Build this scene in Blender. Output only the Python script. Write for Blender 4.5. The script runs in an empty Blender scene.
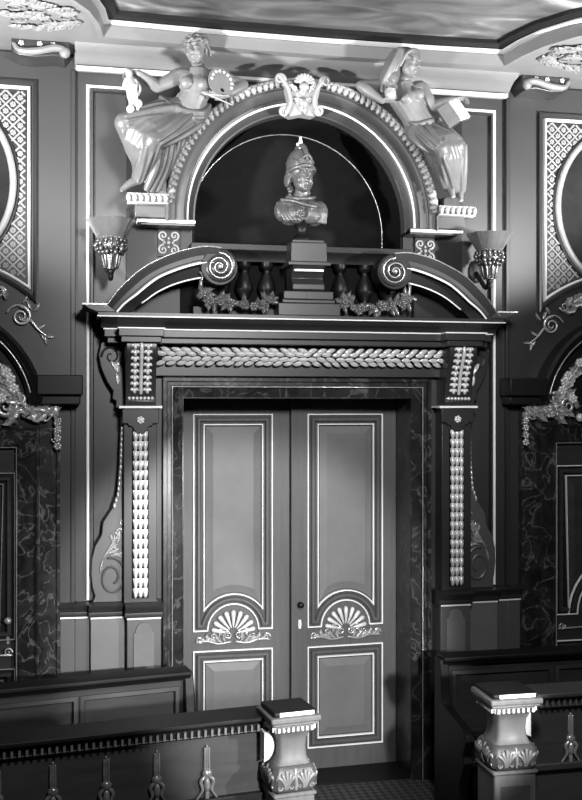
import bpy, bmesh, math, random
from mathutils import Vector, Matrix, Euler
random.seed(7)
PI = math.pi
scene = bpy.context.scene
COL = scene.collection
V = Vector

# ------------------------------------------------------------------ camera
F = 1030.0; CPX = 291.0; HY = 404.7
TH = 0.208; CS, CC = math.sin(TH), math.cos(TH)
CAM = (-1.4769, -6.73, 2.56)

def at(x, y, Y):
    """point of the photograph -> (X, Z) on the upright plane at depth Y"""
    a = (x - CPX) / F
    v = Y - CAM[1]
    u = v * (CS + a * CC) / (CC - a * CS)
    d = u * CS + v * CC
    return (u + CAM[0], CAM[2] - (y - HY) * d / F)

def at3(x, y, Y):
    p = at(x, y, Y)
    return V((p[0], Y, p[1]))

cd = bpy.data.cameras.new('camera')
cam = bpy.data.objects.new('camera', cd)
COL.objects.link(cam)
cam.location = CAM
cam.rotation_euler = (PI / 2, 0, -TH)
cd.sensor_fit = 'VERTICAL'
cd.sensor_height = 36.0
cd.lens = 36.0 * F / 800.0
cd.shift_y = (HY - 400.0) / 800.0
cd.clip_start = 0.05
scene.camera = cam
scene.view_settings.view_transform = 'Standard'
scene.view_settings.look = 'None'
scene.view_settings.gamma = 1.0
scene.view_settings.use_curve_mapping = False

# --------------------------------------------------------------- materials
def new_mat(name):
    m = bpy.data.materials.new(name); m.use_nodes = True
    nt = m.node_tree
    return m, nt, nt.nodes['Principled BSDF']

def g(v): return (v, v, v, 1)

def paint(name, v, rough=0.4, var=0.12, scale=6.0, bump=0.05, stretch=(1, 1, 1), metal=0.0, spec=0.5, detail=6):
    m, nt, b = new_mat(name)
    tc = nt.nodes.new('ShaderNodeTexCoord')
    mp = nt.nodes.new('ShaderNodeMapping'); mp.inputs['Scale'].default_value = stretch
    nz = nt.nodes.new('ShaderNodeTexNoise'); nz.inputs['Scale'].default_value = scale
    nz.inputs['Detail'].default_value = detail; nz.inputs['Roughness'].default_value = 0.6
    rp = nt.nodes.new('ShaderNodeValToRGB')
    rp.color_ramp.elements[0].position = 0.3; rp.color_ramp.elements[0].color = g(v * (1 - var))
    rp.color_ramp.elements[1].position = 0.7; rp.color_ramp.elements[1].color = g(v * (1 + var))
    L = nt.links
    L.new(tc.outputs['Object'], mp.inputs['Vector']); L.new(mp.outputs['Vector'], nz.inputs['Vector'])
    L.new(nz.outputs['Fac'], rp.inputs['Fac']); L.new(rp.outputs['Color'], b.inputs['Base Color'])
    b.inputs['Roughness'].default_value = rough; b.inputs['Metallic'].default_value = metal
    b.inputs['Specular IOR Level'].default_value = spec
    if bump:
        bp = nt.nodes.new('ShaderNodeBump'); bp.inputs['Strength'].default_value = bump
        bp.inputs['Distance'].default_value = 0.02
        L.new(nz.outputs['Fac'], bp.inputs['Height']); L.new(bp.outputs['Normal'], b.inputs['Normal'])
    return m

def marble(name, dark, vein, scale=5.0, rough=0.25):
    m, nt, b = new_mat(name)
    tc = nt.nodes.new('ShaderNodeTexCoord')
    n1 = nt.nodes.new('ShaderNodeTexNoise'); n1.inputs['Scale'].default_value = scale; n1.inputs['Detail'].default_value = 8
    n1.inputs['Distortion'].default_value = 1.2
    n2 = nt.nodes.new('ShaderNodeTexNoise'); n2.inputs['Scale'].default_value = scale * 0.55; n2.inputs['Detail'].default_value = 5
    n2.inputs['Distortion'].default_value = 2.0
    sub = nt.nodes.new('ShaderNodeMath'); sub.operation = 'SUBTRACT'; sub.inputs[1].default_value = 0.5
    ab = nt.nodes.new('ShaderNodeMath'); ab.operation = 'ABSOLUTE'
    r1 = nt.nodes.new('ShaderNodeValToRGB')
    r1.color_ramp.elements[0].position = 0.0; r1.color_ramp.elements[0].color = g(1)
    r1.color_ramp.elements[1].position = 0.022; r1.color_ramp.elements[1].color = g(0)
    r2 = nt.nodes.new('ShaderNodeValToRGB')
    r2.color_ramp.elements[0].position = 0.38; r2.color_ramp.elements[0].color = g(dark * 0.55)
    r2.color_ramp.elements[1].position = 0.68; r2.color_ramp.elements[1].color = g(dark * 1.9)
    ms = nt.nodes.new('ShaderNodeMath'); ms.operation = 'MULTIPLY'
    mx = nt.nodes.new('ShaderNodeMixRGB'); mx.inputs['Color2'].default_value = g(vein)
    L = nt.links
    for n in (n1, n2): L.new(tc.outputs['Object'], n.inputs['Vector'])
    L.new(n2.outputs['Fac'], sub.inputs[0]); L.new(sub.outputs[0], ab.inputs[0]); L.new(ab.outputs[0], r1.inputs['Fac'])
    L.new(n1.outputs['Fac'], r2.inputs['Fac'])
    L.new(r1.outputs['Color'], ms.inputs[0]); L.new(n1.outputs['Fac'], ms.inputs[1])
    L.new(ms.outputs[0], mx.inputs['Fac']); L.new(r2.outputs['Color'], mx.inputs['Color1'])
    L.new(mx.outputs['Color'], b.inputs['Base Color'])
    b.inputs['Roughness'].default_value = rough
    return m

M = {}
M['wall'] = paint('wall_paint', 0.027, 0.42, 0.08, 3.0, 0.03)
M['backboard'] = paint('dark_back_board', 0.012, 0.45, 0.1, 4.0, 0.03, spec=0.3)
M['arch'] = paint('arch_paint', 0.04, 0.42, 0.08, 5.0, 0.03)
M['wing'] = paint('scroll_board_paint', 0.072, 0.42, 0.08, 5.0, 0.03)
M['trimwall'] = paint('molding_paint', 0.023, 0.38, 0.08, 5.0, 0.03)
M['dado'] = paint('dado_paint', 0.125, 0.42, 0.10, 4.0, 0.03)
M['stone_dark'] = marble('dark_marble', 0.013, 0.15, 5.5, 0.28)
M['stone_side'] = marble('side_marble', 0.016, 0.20, 7.0, 0.28)
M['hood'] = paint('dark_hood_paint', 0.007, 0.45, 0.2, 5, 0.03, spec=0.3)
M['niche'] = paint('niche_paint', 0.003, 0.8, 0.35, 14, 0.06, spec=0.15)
M['line'] = paint('gold_leaf_line', 0.88, 0.35, 0.04, 8, 0.0)
M['gilt'] = paint('gilded_carving', 0.72, 0.26, 0.12, 22, 0.08, metal=0.25)
M['gilt_dim'] = paint('aged_and_unlit_gilding', 0.52, 0.24, 0.22, 25, 0.10, metal=0.55)
M['door'] = paint('door_paint', 0.076, 0.5, 0.13, 4.0, 0.05, stretch=(7, 7, 0.6), spec=0.3)
M['door_band'] = paint('door_dark_band', 0.045, 0.5, 0.12, 4.0, 0.04, stretch=(7, 7, 0.6), spec=0.3)
M['door_field'] = paint('door_panel_paint', 0.125, 0.5, 0.14, 3.0, 0.03, spec=0.3)
M['wood_dark'] = paint('dark_oak', 0.006, 0.5, 0.3, 4.0, 0.05, stretch=(1, 1, 7), spec=0.25)
M['wood_mid'] = paint('mid_oak', 0.05, 0.38, 0.2, 4.0, 0.05, stretch=(1, 1, 7))
M['wood_panel'] = paint('panel_oak', 0.03, 0.5, 0.25, 3.0, 0.04, stretch=(1, 1, 5), spec=0.25)
M['newel'] = paint('pale_oak', 0.1, 0.5, 0.18, 5.0, 0.04, stretch=(6, 6, 1), spec=0.3)
M['newel_carve'] = paint('carved_oak', 0.15, 0.35, 0.2, 14.0, 0.1)
M['white'] = paint('cream_paint', 0.75, 0.45, 0.05, 6.0, 0.02)
M['statue'] = paint('bronzed_plaster', 0.14, 0.45, 0.18, 9.0, 0.05)
M['cloth'] = paint('carved_drapery', 0.09, 0.42, 0.18, 9.0, 0.04)
M['hair'] = paint('carved_hair', 0.11, 0.45, 0.25, 40.0, 0.35)
M['pale'] = paint('pale_plaster', 0.27, 0.45, 0.1, 14.0, 0.05)
M['bust'] = paint('bust_bronze', 0.095, 0.42, 0.25, 16.0, 0.08, metal=0.35)
M['garland'] = paint('tarnished_gilding', 0.14, 0.2, 0.3, 25.0, 0.1, metal=0.3)
M['metal'] = paint('polished_sconce_metal', 0.6, 0.16, 0.15, 10.0, 0.03, metal=0.88)
M['metal_chased'] = paint('chased_sconce_metal', 0.15, 0.32, 0.3, 40.0, 0.2, metal=0.8)
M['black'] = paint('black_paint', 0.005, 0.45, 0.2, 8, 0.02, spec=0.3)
M['ceil_trim'] = paint('cornice_paint', 0.16, 0.42, 0.07, 4.0, 0.02)
M['soffit'] = paint('soffit_paint', 0.155, 0.5, 0.06, 5.0, 0.03)
M['lattice_bg'] = paint('lattice_ground', 0.005, 0.45, 0.2, 9, 0.03)
M['lattice'] = paint('lattice_bars', 0.21, 0.4, 0.12, 9, 0.03)
M['portrait'] = paint('dark_canvas', 0.012, 0.75, 0.6, 3.0, 0.02, spec=0.15)
M['pale_trim'] = paint('pale_cornice_paint', 0.45, 0.45, 0.05, 6.0, 0.02)
M['page'] = paint('paper', 0.8, 0.6, 0.03, 10, 0.0)

def ceiling_mural():
    m, nt, b = new_mat('ceiling_mural')
    L = nt.links
    tc = nt.nodes.new('ShaderNodeTexCoord')
    mp = nt.nodes.new('ShaderNodeMapping'); mp.inputs['Scale'].default_value = (0.9, 2.2, 1); mp.inputs['Rotation'].default_value = (0, 0, 0.35)
    nz = nt.nodes.new('ShaderNodeTexNoise'); nz.inputs['Scale'].default_value = 1.7; nz.inputs['Detail'].default_value = 7
    nz.inputs['Distortion'].default_value = 1.6
    rp = nt.nodes.new('ShaderNodeValToRGB')
    e = rp.color_ramp.elements
    e[0].position = 0.30; e[0].color = g(0.025); e[1].position = 0.72; e[1].color = g(0.30)
    k = e.new(0.47); k.color = g(0.07)
    k = e.new(0.60); k.color = g(0.12)
    L.new(tc.outputs['Object'], mp.inputs['Vector']); L.new(mp.outputs['Vector'], nz.inputs['Vector'])
    L.new(nz.outputs['Fac'], rp.inputs['Fac']); L.new(rp.outputs['Color'], b.inputs['Base Color'])
    b.inputs['Roughness'].default_value = 0.28
    return m
M['mural'] = ceiling_mural()

def carpet():
    m, nt, b = new_mat('patterned_carpet')
    L = nt.links
    tc = nt.nodes.new('ShaderNodeTexCoord')
    mp = nt.nodes.new('ShaderNodeMapping'); mp.inputs['Rotation'].default_value = (0, 0, PI / 4)
    ck = nt.nodes.new('ShaderNodeTexChecker'); ck.inputs['Scale'].default_value = 26
    ck.inputs['Color1'].default_value = g(0.085); ck.inputs['Color2'].default_value = g(0.02)
    nz = nt.nodes.new('ShaderNodeTexNoise'); nz.inputs['Scale'].default_value = 60
    mx = nt.nodes.new('ShaderNodeMixRGB'); mx.blend_type = 'MULTIPLY'; mx.inputs['Fac'].default_value = 0.6
    L.new(tc.outputs['Object'], mp.inputs['Vector']); L.new(mp.outputs['Vector'], ck.inputs['Vector'])
    L.new(tc.outputs['Object'], nz.inputs['Vector'])
    L.new(ck.outputs['Color'], mx.inputs['Color1']); L.new(nz.outputs['Color'], mx.inputs['Color2'])
    bw = nt.nodes.new('ShaderNodeRGBToBW'); L.new(mx.outputs['Color'], bw.inputs['Color'])
    L.new(bw.outputs['Val'], b.inputs['Base Color'])
    b.inputs['Roughness'].default_value = 0.8
    return m
M['carpet'] = carpet()

# ------------------------------------------------------------ mesh builder
ORI = {}
ROUND = ('gilt', 'gilt_dim', 'garland', 'pale', 'lattice', 'line', 'newel_carve', 'metal_chased', 'metal', 'hair', 'black')

def frame_of(d):
    d = d.normalized()
    up = V((0, 0, 1)) if abs(d.z) < 0.9 else V((1, 0, 0))
    a = d.cross(up).normalized(); b = d.cross(a).normalized()
    return a, b

def smooth_path(pts, n=4):
    pts = [V(p) for p in pts]
    if len(pts) < 3: return pts
    out = []
    P = [pts[0] * 2 - pts[1]] + pts + [pts[-1] * 2 - pts[-2]]
    for i in range(1, len(P) - 2):
        p0, p1, p2, p3 = P[i - 1:i + 3]
        for k in range(n):
            t = k / n
            out.append(0.5 * ((2 * p1) + (p2 - p0) * t + (2 * p0 - 5 * p1 + 4 * p2 - p3) * t * t + (3 * p1 - p0 - 3 * p2 + p3) * t ** 3))
    out.append(pts[-1])
    return out

def smooth_vals(vals, n=4):
    return [p.x for p in smooth_path([V((v, 0, 0)) for v in vals], n)]

class MB:
    def __init__(s): s.v = []; s.f = []
    def add(s, vs, fs):
        vs = [V(p) for p in vs]; vol = 0.0     # wind every closed piece outwards
        c0 = vs[0]
        for f in fs:
            for k in range(1, len(f) - 1):
                vol += (vs[f[0]] - c0).dot((vs[f[k]] - c0).cross(vs[f[k + 1]] - c0))
        if vol < 0: fs = [tuple(reversed(f)) for f in fs]
        o = len(s.v); s.v += [tuple(p) for p in vs]; s.f += [tuple(i + o for i in f) for f in fs]
    def box(s, x0, x1, y0, y1, z0, z1):
        s.add([(x0, y0, z0), (x1, y0, z0), (x1, y1, z0), (x0, y1, z0), (x0, y0, z1), (x1, y0, z1), (x1, y1, z1), (x0, y1, z1)],
              [(0, 3, 2, 1), (4, 5, 6, 7), (0, 1, 5, 4), (1, 2, 6, 5), (2, 3, 7, 6), (3, 0, 4, 7)])
    def prism(s, pts, y0, y1):          # outline in XZ
        n = len(pts)
        s.add([(x, y0, z) for x, z in pts] + [(x, y1, z) for x, z in pts],
              [tuple(range(n)), tuple(range(2 * n - 1, n - 1, -1))] + [(i, (i + 1) % n, n + (i + 1) % n, n + i) for i in range(n)])
    def prism_x(s, pts, x0, x1):        # outline in YZ
        n = len(pts)
        s.add([(x0, y, z) for y, z in pts] + [(x1, y, z) for y, z in pts],
              [tuple(range(n)), tuple(range(2 * n - 1, n - 1, -1))] + [(i, (i + 1) % n, n + (i + 1) % n, n + i) for i in range(n)])
    def prism_z(s, pts, z0, z1):        # outline in XY
        n = len(pts)
        s.add([(x, y, z0) for x, y in pts] + [(x, y, z1) for x, y in pts],
              [tuple(range(n)), tuple(range(2 * n - 1, n - 1, -1))] + [(i, (i + 1) % n, n + (i + 1) % n, n + i) for i in range(n)])
    def sweep(s, path, prof, y0=0.0, closed=False, plane='xz'):
        """prof: closed list of (a = sideways (left of travel), b = along depth)"""
        n = len(path); m = len(prof); rings = []
        for i in range(n):
            p = path[i]
            if closed: q0, q1 = path[i - 1], path[(i + 1) % n]
            else: q0, q1 = (path[i - 1] if i else None), (path[i + 1] if i < n - 1 else None)
            ds = []
            if q0 is not None: ds.append(V((p[0] - q0[0], p[1] - q0[1])).normalized())
            if q1 is not None: ds.append(V((q1[0] - p[0], q1[1] - p[1])).normalized())
            ns = [V((-d.y, d.x)) for d in ds]
            if len(ns) == 2:
                w = (ns[0] + ns[1])
                w = w / max(0.25, (1 + ns[0].dot(ns[1])))
            else: w = ns[0]
            for a, b in prof:
                u, v2 = p[0] + w.x * a, p[1] + w.y * a
                rings.append((u, y0 + b, v2) if plane == 'xz' else (u, v2, y0 + b))
        fs = []
        for i in range(n if closed else n - 1):
            for j in range(m):
                a = i * m + j; b = i * m + (j + 1) % m
                c = ((i + 1) % n) * m + (j + 1) % m; d = ((i + 1) % n) * m + j
                fs.append((a, b, c, d))
        if not closed: fs += [tuple(range(m)), tuple(range((n - 1) * m, n * m))]
        s.add(rings, fs)
    def tube(s, pts, radii, seg=8, flat=None, round_ends=True):
        pts = [V(p) for p in pts]
        if not isinstance(radii, (list, tuple)): radii = [radii] * len(pts)
        P, R = list(pts), list(radii)
        if round_ends:
            d0 = (pts[0] - pts[1]).normalized(); d1 = (pts[-1] - pts[-2]).normalized()
            r0, r1 = R[0], R[-1]
            P = [pts[0] + d0 * r0 * 0.95, pts[0] + d0 * r0 * 0.6] + P + [pts[-1] + d1 * r1 * 0.6, pts[-1] + d1 * r1 * 0.95]
            R = [r0 * 0.3, r0 * 0.8] + R + [r1 * 0.8, r1 * 0.3]
        n = len(P); vs = []
        a = b = None
        for i in range(n):
            d = (P[min(i + 1, n - 1)] - P[max(i - 1, 0)])
            if d.length < 1e-9: d = V((0, 0, 1))
            d.normalize()
            if a is None: a, b = frame_of(d)
            else:
                a = (a - d * a.dot(d))
                if a.length < 1e-6: a, b = frame_of(d)
                a.normalize(); b = d.cross(a)
            for k in range(seg):
                t = 2 * PI * k / seg
                o = a * math.cos(t) * R[i] + b * math.sin(t) * R[i]
                if flat: o.y *= flat
                vs.append(P[i] + o)
        fs = [(i * seg + k, i * seg + (k + 1) % seg, (i + 1) * seg + (k + 1) % seg, (i + 1) * seg + k) for i in range(n - 1) for k in range(seg)]
        fs += [tuple(reversed(range(seg))), tuple(range((n - 1) * seg, n * seg))]
        s.add(vs, fs)
    def lathe(s, prof, c, seg=24, sx=1, sy=1):   # prof (r,z)
        n = len(prof); vs = []
        for r, z in prof:
            for k in range(seg):
                t = 2 * PI * k / seg
                vs.append((c[0] + r * sx * math.cos(t), c[1] + r * sy * math.sin(t), c[2] + z))
        fs = [(i * seg + k, i * seg + (k + 1) % seg, (i + 1) * seg + (k + 1) % seg, (i + 1) * seg + k) for i in range(n - 1) for k in range(seg)]
        fs += [tuple(range(seg)), tuple(range((n - 1) * seg, n * seg))]
        s.add(vs, fs)
    def ell(s, c, r, rot=None, seg=10, rings=7):
        c = V(c); vs = []; 
        if isinstance(r, (int, float)): r = (r, r, r)
        for i in range(1, rings):
            ph = PI * i / rings
            for k in range(seg):
                t = 2 * PI * k / seg
                p = V((r[0] * math.sin(ph) * math.cos(t), r[1] * math.sin(ph) * math.sin(t), r[2] * math.cos(ph)))
                if rot is not None: p = rot @ p
                vs.append(c + p)
        top = V((0, 0, r[2])); bot = V((0, 0, -r[2]))
        if rot is not None: top = rot @ top; bot = rot @ bot
        vs += [c + top, c + bot]
        T, B = len(vs) - 2, len(vs) - 1
        fs = [(i * seg + k, i * seg + (k + 1) % seg, (i + 1) * seg + (k + 1) % seg, (i + 1) * seg + k) for i in range(rings - 2) for k in range(seg)]
        fs = [tuple(reversed(f)) for f in fs]
        fs += [(T, k, (k + 1) % seg) for k in range(seg)] + [(B, (rings - 2) * seg + (k + 1) % seg, (rings - 2) * seg + k) for k in range(seg)]
        s.add(vs, fs)
    def xform(s, fn): s.v = [tuple(fn(V(p))) for p in s.v]
    def mirror(s): s.v = [(-x, y, z) for x, y, z in s.v]; return s
    def build(s, name, mat, parent=None, bevel=0.0, remesh=None, smooth=0, angle=38, origin=None, label=None, kind=None):
        if parent is not None: o0 = ORI[parent.name]
        elif origin is not None: o0 = V(origin)
        else:
            xs = [p[0] for p in s.v]; ys = [p[1] for p in s.v]; zs = [p[2] for p in s.v]
            o0 = V(((min(xs) + max(xs)) / 2, (min(ys) + max(ys)) / 2, min(zs)))
        me = bpy.data.meshes.new(name)
        me.from_pydata([(p[0] - o0.x, p[1] - o0.y, p[2] - o0.z) for p in s.v], [], s.f)
        bm = bmesh.new(); bm.from_mesh(me)
        if not remesh: bmesh.ops.recalc_face_normals(bm, faces=bm.faces)
        bm.to_mesh(me); bm.free()
        ob = bpy.data.objects.new(name, me)
        COL.objects.link(ob)
        if remesh:
            md = ob.modifiers.new('remesh', 'REMESH'); md.mode = 'VOXEL'; md.voxel_size = remesh
            if smooth:
                sm = ob.modifiers.new('smooth', 'SMOOTH'); sm.iterations = smooth; sm.factor = 0.5
            dg = bpy.context.evaluated_depsgraph_get()
            dg.update()
            nm = bpy.data.meshes.new_from_object(ob.evaluated_get(dg))
            ob.modifiers.clear()
            ob.data = nm; bpy.data.meshes.remove(me); me = nm; me.name = name
        me.materials.clear(); me.materials.append(M[mat] if isinstance(mat, str) else mat)
        for p in me.polygons: p.use_smooth = True
        if mat in ROUND: angle = 65
        if not remesh: me.set_sharp_from_angle(angle=math.radians(angle))
        if bevel:
            md = ob.modifiers.new('bevel', 'BEVEL'); md.width = bevel; md.segments = 2; md.limit_method = 'ANGLE'
            md.angle_limit = math.radians(40); md.use_clamp_overlap = True
            md.harden_normals = False
        if parent is not None:
            ob.parent = parent
        else: ob.location = o0
        ORI[ob.name] = o0
        if label: ob['label'] = label
        if kind: ob['kind'] = kind
        return ob

def tag(o, label, cat, group=None):
    o['label'] = label; o['category'] = cat
    if group: o['group'] = group
    return o

def thing(name, label, cat, loc=(0, 0, 0), rot=None, group=None):
    o = bpy.data.objects.new(name, None); COL.objects.link(o)
    o.empty_display_size = 0.1
    o.location = loc
    if rot is not None: o.rotation_euler = (0, 0, rot)
    ORI[o.name] = V((0, 0, 0)) if rot is not None else V(loc)
    return tag(o, label, cat, group)

def struct(o): o['kind'] = 'structure'; return o

def struct_root(name, loc=(0, 0, 0), rot=None):
    o = bpy.data.objects.new(name, None); COL.objects.link(o); o.location = loc; o.empty_display_size = 0.1
    if rot is not None: o.rotation_euler = (0, 0, rot)
    ORI[o.name] = V((0, 0, 0)) if rot is not None else V(loc)
    o['kind'] = 'structure'
    return o

def dup(o, parent=None, **kw):
    c = o.copy(); COL.objects.link(c)
    if parent is not None: c.parent = parent
    for k, v2 in kw.items(): setattr(c, k, v2)
    return c

# ------------------------------------------------------ ornament vocabulary
def spiral(mb, cx, cz, r, turns, a0, sgn, thick, y, tmin=0.35, k=0.82, seg=6, sx=1.0):
    n = int(turns * 16) + 1; pts = []; rad = []
    for i in range(n):
        t = i / (n - 1); rr = r * (1 - k * t); a = a0 + sgn * t * turns * 2 * PI
        pts.append((cx + sx * rr * math.cos(a), y, cz + rr * math.sin(a))); rad.append(thick * (1 - (1 - tmin) * t))
    mb.tube(pts, rad, seg)

def leaf(mb, x, z, ang, L, W, y, curl=0.5, lobes=3, h=0.015, lift=0.0):
    n = 9; vs = []; px, pz = x, z
    for i in range(n):
        t = i / (n - 1)
        a = ang + curl * t * t * 1.5
        if i: px += L / (n - 1) * math.cos(a); pz += L / (n - 1) * math.sin(a)
        w = W * 0.5 * max(0.05, math.sin(PI * min(1, t * 0.88 + 0.12))) * (1 + 0.28 * math.cos(lobes * 2 * PI * t))
        nx, nz = -math.sin(a), math.cos(a)
        yy = y - lift * t
        hh = h * (0.4 + 0.6 * math.sin(PI * min(1, t * .9 + .1)))
        for o, d in ((-1, 0), (-0.6, -hh), (0, -hh * 0.55), (0.6, -hh), (1, 0)):
            vs.append((px + nx * w * o, yy + d, pz + nz * w * o))
        vs.append((px, yy + h * 0.3, pz))
    fs = [(i * 6 + k, i * 6 + (k + 1) % 6, (i + 1) * 6 + (k + 1) % 6, (i + 1) * 6 + k) for i in range(n - 1) for k in range(6)]
    fs += [tuple(range(6)), tuple(range((n - 1) * 6, n * 6))]
    mb.add(vs, fs)

def flower(mb, x, y, z, r, petals=5, d=0.5):
    a0 = random.random() * 6
    for k in range(petals):
        a = a0 + 2 * PI * k / petals
        mb.ell((x + r * 0.58 * math.cos(a), y, z + r * 0.58 * math.sin(a)), (r * 0.42, r * d * 0.7, r * 0.42), None, 7, 5)
    mb.ell((x, y - r * d * 0.5, z), (r * 0.28, r * d * 0.5, r * 0.28), None, 7, 5)

def foliage_path(mb, pts, y, size, n, amp=0.9, h=0.018):
    P = smooth_path([V((p[0], y, p[1])) for p in pts], 8)
    for i in range(n):
        t = (i + 0.5) / n * (len(P) - 1); k = min(int(t), len(P) - 2); f = t - k
        p = P[k].lerp(P[k + 1], f); d = P[k + 1] - P[k]
        a = math.atan2(d.z, d.x)
        sg = 1 if i % 2 else -1
        s = size * random.uniform(0.75, 1.2)
        leaf(mb, p.x, p.z, a + sg * random.uniform(.4, 1.0) * amp, s, s * 0.5, y - random.uniform(0, .012), curl=-sg * random.uniform(0.3, 1.0), h=h, lift=.01)
        if i % 4 == 1:
            spiral(mb, p.x + random.uniform(-.3, .3) * size, p.z + random.uniform(-.3, .3) * size, size * 0.34, 1.3, random.random() * 6, sg, size * .09, y - .012)

def arc(cx, cz, r, a0, a1, n):
    return [(cx + r * math.cos(a0 + (a1 - a0) * i / n), cz + r * math.sin(a0 + (a1 - a0) * i / n)) for i in range(n + 1)]

def rectprof(a0, a1, b0, b1): return [(a0, b0), (a1, b0), (a1, b1), (a0, b1)]

def bead(w, d):       # half round molding, centred, standing w wide and d proud (towards -Y)
    return [(-w / 2, 0), (-w / 2, -d * .5), (-w / 4, -d), (w / 4, -d), (w / 2, -d * .5), (w / 2, 0)]

def S(name, n):
    return name

# ================================================================= SETTING
def setting():
    b = MB(); b.box(-4, 4, -7.6, 0.9, -0.1, 0)
    struct(b.build('floor', 'carpet'))
    ZT = 5.2
    w = MB()
    w.box(-4, -0.91, 0, 0.45, 0, 3.6); w.box(0.91, 4, 0, 0.45, 0, 3.6)
    w.box(-0.91, 0.91, 0, 0.45, 2.735, 3.58)
    w.box(-4, -0.91, 0, .45, 3.6, ZT); w.box(.91, 4, 0, .45, 3.6, ZT)
    ZC = 3.77; R = 0.72
    pts = [(-0.91, 3.58), (-R, 3.58)] + arc(0, ZC, R, PI, 0, 40) + [(R, 3.58), (0.91, 3.58), (0.91, ZT), (-0.91, ZT)]
    w.prism(pts, 0, 0.45)
    # flank bays stand a little proud
    for s in (-1, 1):
        x0, x1 = sorted((s * 1.47, s * 4)); w.box(x0, x1, -0.025, 0.0, 0, 4.78)
    struct(w.build('wall_back', 'wall', angle=30))
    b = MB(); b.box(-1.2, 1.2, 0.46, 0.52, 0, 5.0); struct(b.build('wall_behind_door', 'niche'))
    # niche back and lining
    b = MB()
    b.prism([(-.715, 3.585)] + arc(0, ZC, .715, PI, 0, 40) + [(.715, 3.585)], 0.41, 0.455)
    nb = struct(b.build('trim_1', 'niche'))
    b = MB(); b.sweep([(-.705, 3.585)] + arc(0, ZC, .705, PI, 0, 40) + [(.705, 3.585)], rectprof(-0.0, .013, -0.01, 0.41), 0)
    b.build('lining', 'niche', nb)
    b = MB(); b.sweep([(-.70, 3.585)] + arc(0, ZC, .70, PI, 0, 40) + [(.70, 3.585)], bead(.007, .006), .408)
    b.build('gold_line', 'gilt_dim', nb)
    # ceiling: soffit with shaped opening, fascia, mural
    half = [(1.31, -.37), (1.34, -.58), (1.40, -.78), (1.52, -.98), (1.75, -1.2), (2.2, -1.45), (3.0, -1.6), (4.0, -1.65)]
    edge = [(-x, y) for x, y in reversed(half)] + [(-.9, -.35), (-.45, -.335), (0, -.33), (.45, -.335), (.9, -.35)] + half
    so = MB(); so.prism_z(edge + [(4, 0.3), (-4, 0.3)], 4.80, 4.93)
    struct(so.build('ceiling_soffit', 'soffit', angle=30))
    c = MB(); c.box(-4, 4, -7.6, 0.4, 4.93, 5.02)
    struct(c.build('ceiling', 'mural'))
    # the edge stepped mouldings (towards the opening: right of travel, negative a)
    fb = MB(); fb.sweep(edge, [(0.02, 0), (-.012, 0), (-.012, .075), (0.02, .075)], 4.79, plane='xy')
    fas = struct(fb.build('trim_2', 'ceil_trim'))
    t = MB(); t.sweep(edge, [(0.01, 0), (-.035, .004), (-.045, .010), (-.045, .020), (0.01, .022)], 4.868, plane='xy')
    t.build('pale_fillet', 'pale_trim', fas)
    t = MB(); t.sweep(edge, [(0.01, 0), (-.06, 0), (-.10, .012), (-.10, .036), (0.01, .036)], 4.893, plane='xy')
    t.build('dark_fillet', 'wood_dark', fas)
    # wall cornice, cove and bright bead
    prof = [(0.0, 4.69), (-.05, 4.69), (-.06, 4.70), (-.05, 4.715), (-.075, 4.72), (-.10, 4.74), (-.15, 4.765), (-.22, 4.78), (-.24, 4.80), (0, 4.80)]
    b = MB(); b.prism_x([(y, z) for y, z in prof], -1.47, 1.47)
    co = struct(b.build('trim_3', 'ceil_trim', angle=50))
    b = MB(); b.prism_x([(-.045, 4.683), (-.075, 4.688), (-.08, 4.706), (-.045, 4.712)], -1.46, 1.46); b.build('pale_bead', 'pale_trim', co)
    for s in (-1, 1):
        b = MB(); xx = s * 1.465   # vertical seam strip of the flank bay
        b.box(min(xx, xx + s * .03), max(xx, xx + s * .03), -.035, 0, 1.3, 4.69); b.build('bay_edge', 'trimwall', co, bevel=.004)
    # tall panel frames on the wall
    for s, nm in ((-1, 'trim_4'), (1, 'trim_5')):
        path = [(s * 1.388, 1.31), (s * 1.388, 4.60), (s * 1.15, 4.60)]
        b = MB(); b.sweep(path, bead(.020, .018), 0); fr = struct(b.build(nm, 'line'))
        b = MB(); b.sweep([(s * 1.362, 1.31), (s * 1.362, 4.574), (s * 1.15, 4.574)], bead(.026, .030), 0); b.build('inner_molding', 'trimwall', fr)
    b = MB(); b.prism([(-1.145, 3.128), (-.72, 3.128)] + arc(0, 3.77, .72, PI, 0, 40) + [(.72, 3.128), (1.145, 3.128), (1.145, 4.685), (-1.145, 4.685)], -.018, -.001)
    struct(b.build('trim_7', 'backboard', angle=30))
    # door casing in dark marble
    path = [(-.91, 0), (-.91, 2.735), (.91, 2.735), (.91, 0)]
    prof = [(0.0, .02), (0.0, -.055), (-.022, -.055), (-.028, -.035), (-.05, -.035), (-.054, -.045), (-.062, -.045), (-.066, -.03), (-.10, -.02), (-.135, -.01), (-.135, .36), (-.02, .36), (-.02, .02)]
    b = MB(); b.sweep(path, prof, 0); cs = struct(b.build('trim_6', 'stone_dark', angle=30))
    def rp(o): return [(-.91 + o, 0), (-.91 + o, 2.735 - o), (.91 - o, 2.735 - o), (.91 - o, 0)]
    b = MB(); b.sweep(rp(.058), bead(.006, .006), -.043); b.build('gold_bead', 'gilt_dim', cs)
    b = MB(); b.sweep(rp(.130), bead(.010, .012), -.008); b.build('stop_bead', 'stone_dark', cs)
    b = MB(); b.box(-.78, .78, .0, .33, 0.0, .012); b.build('threshold', 'wood_dark', cs)
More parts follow.
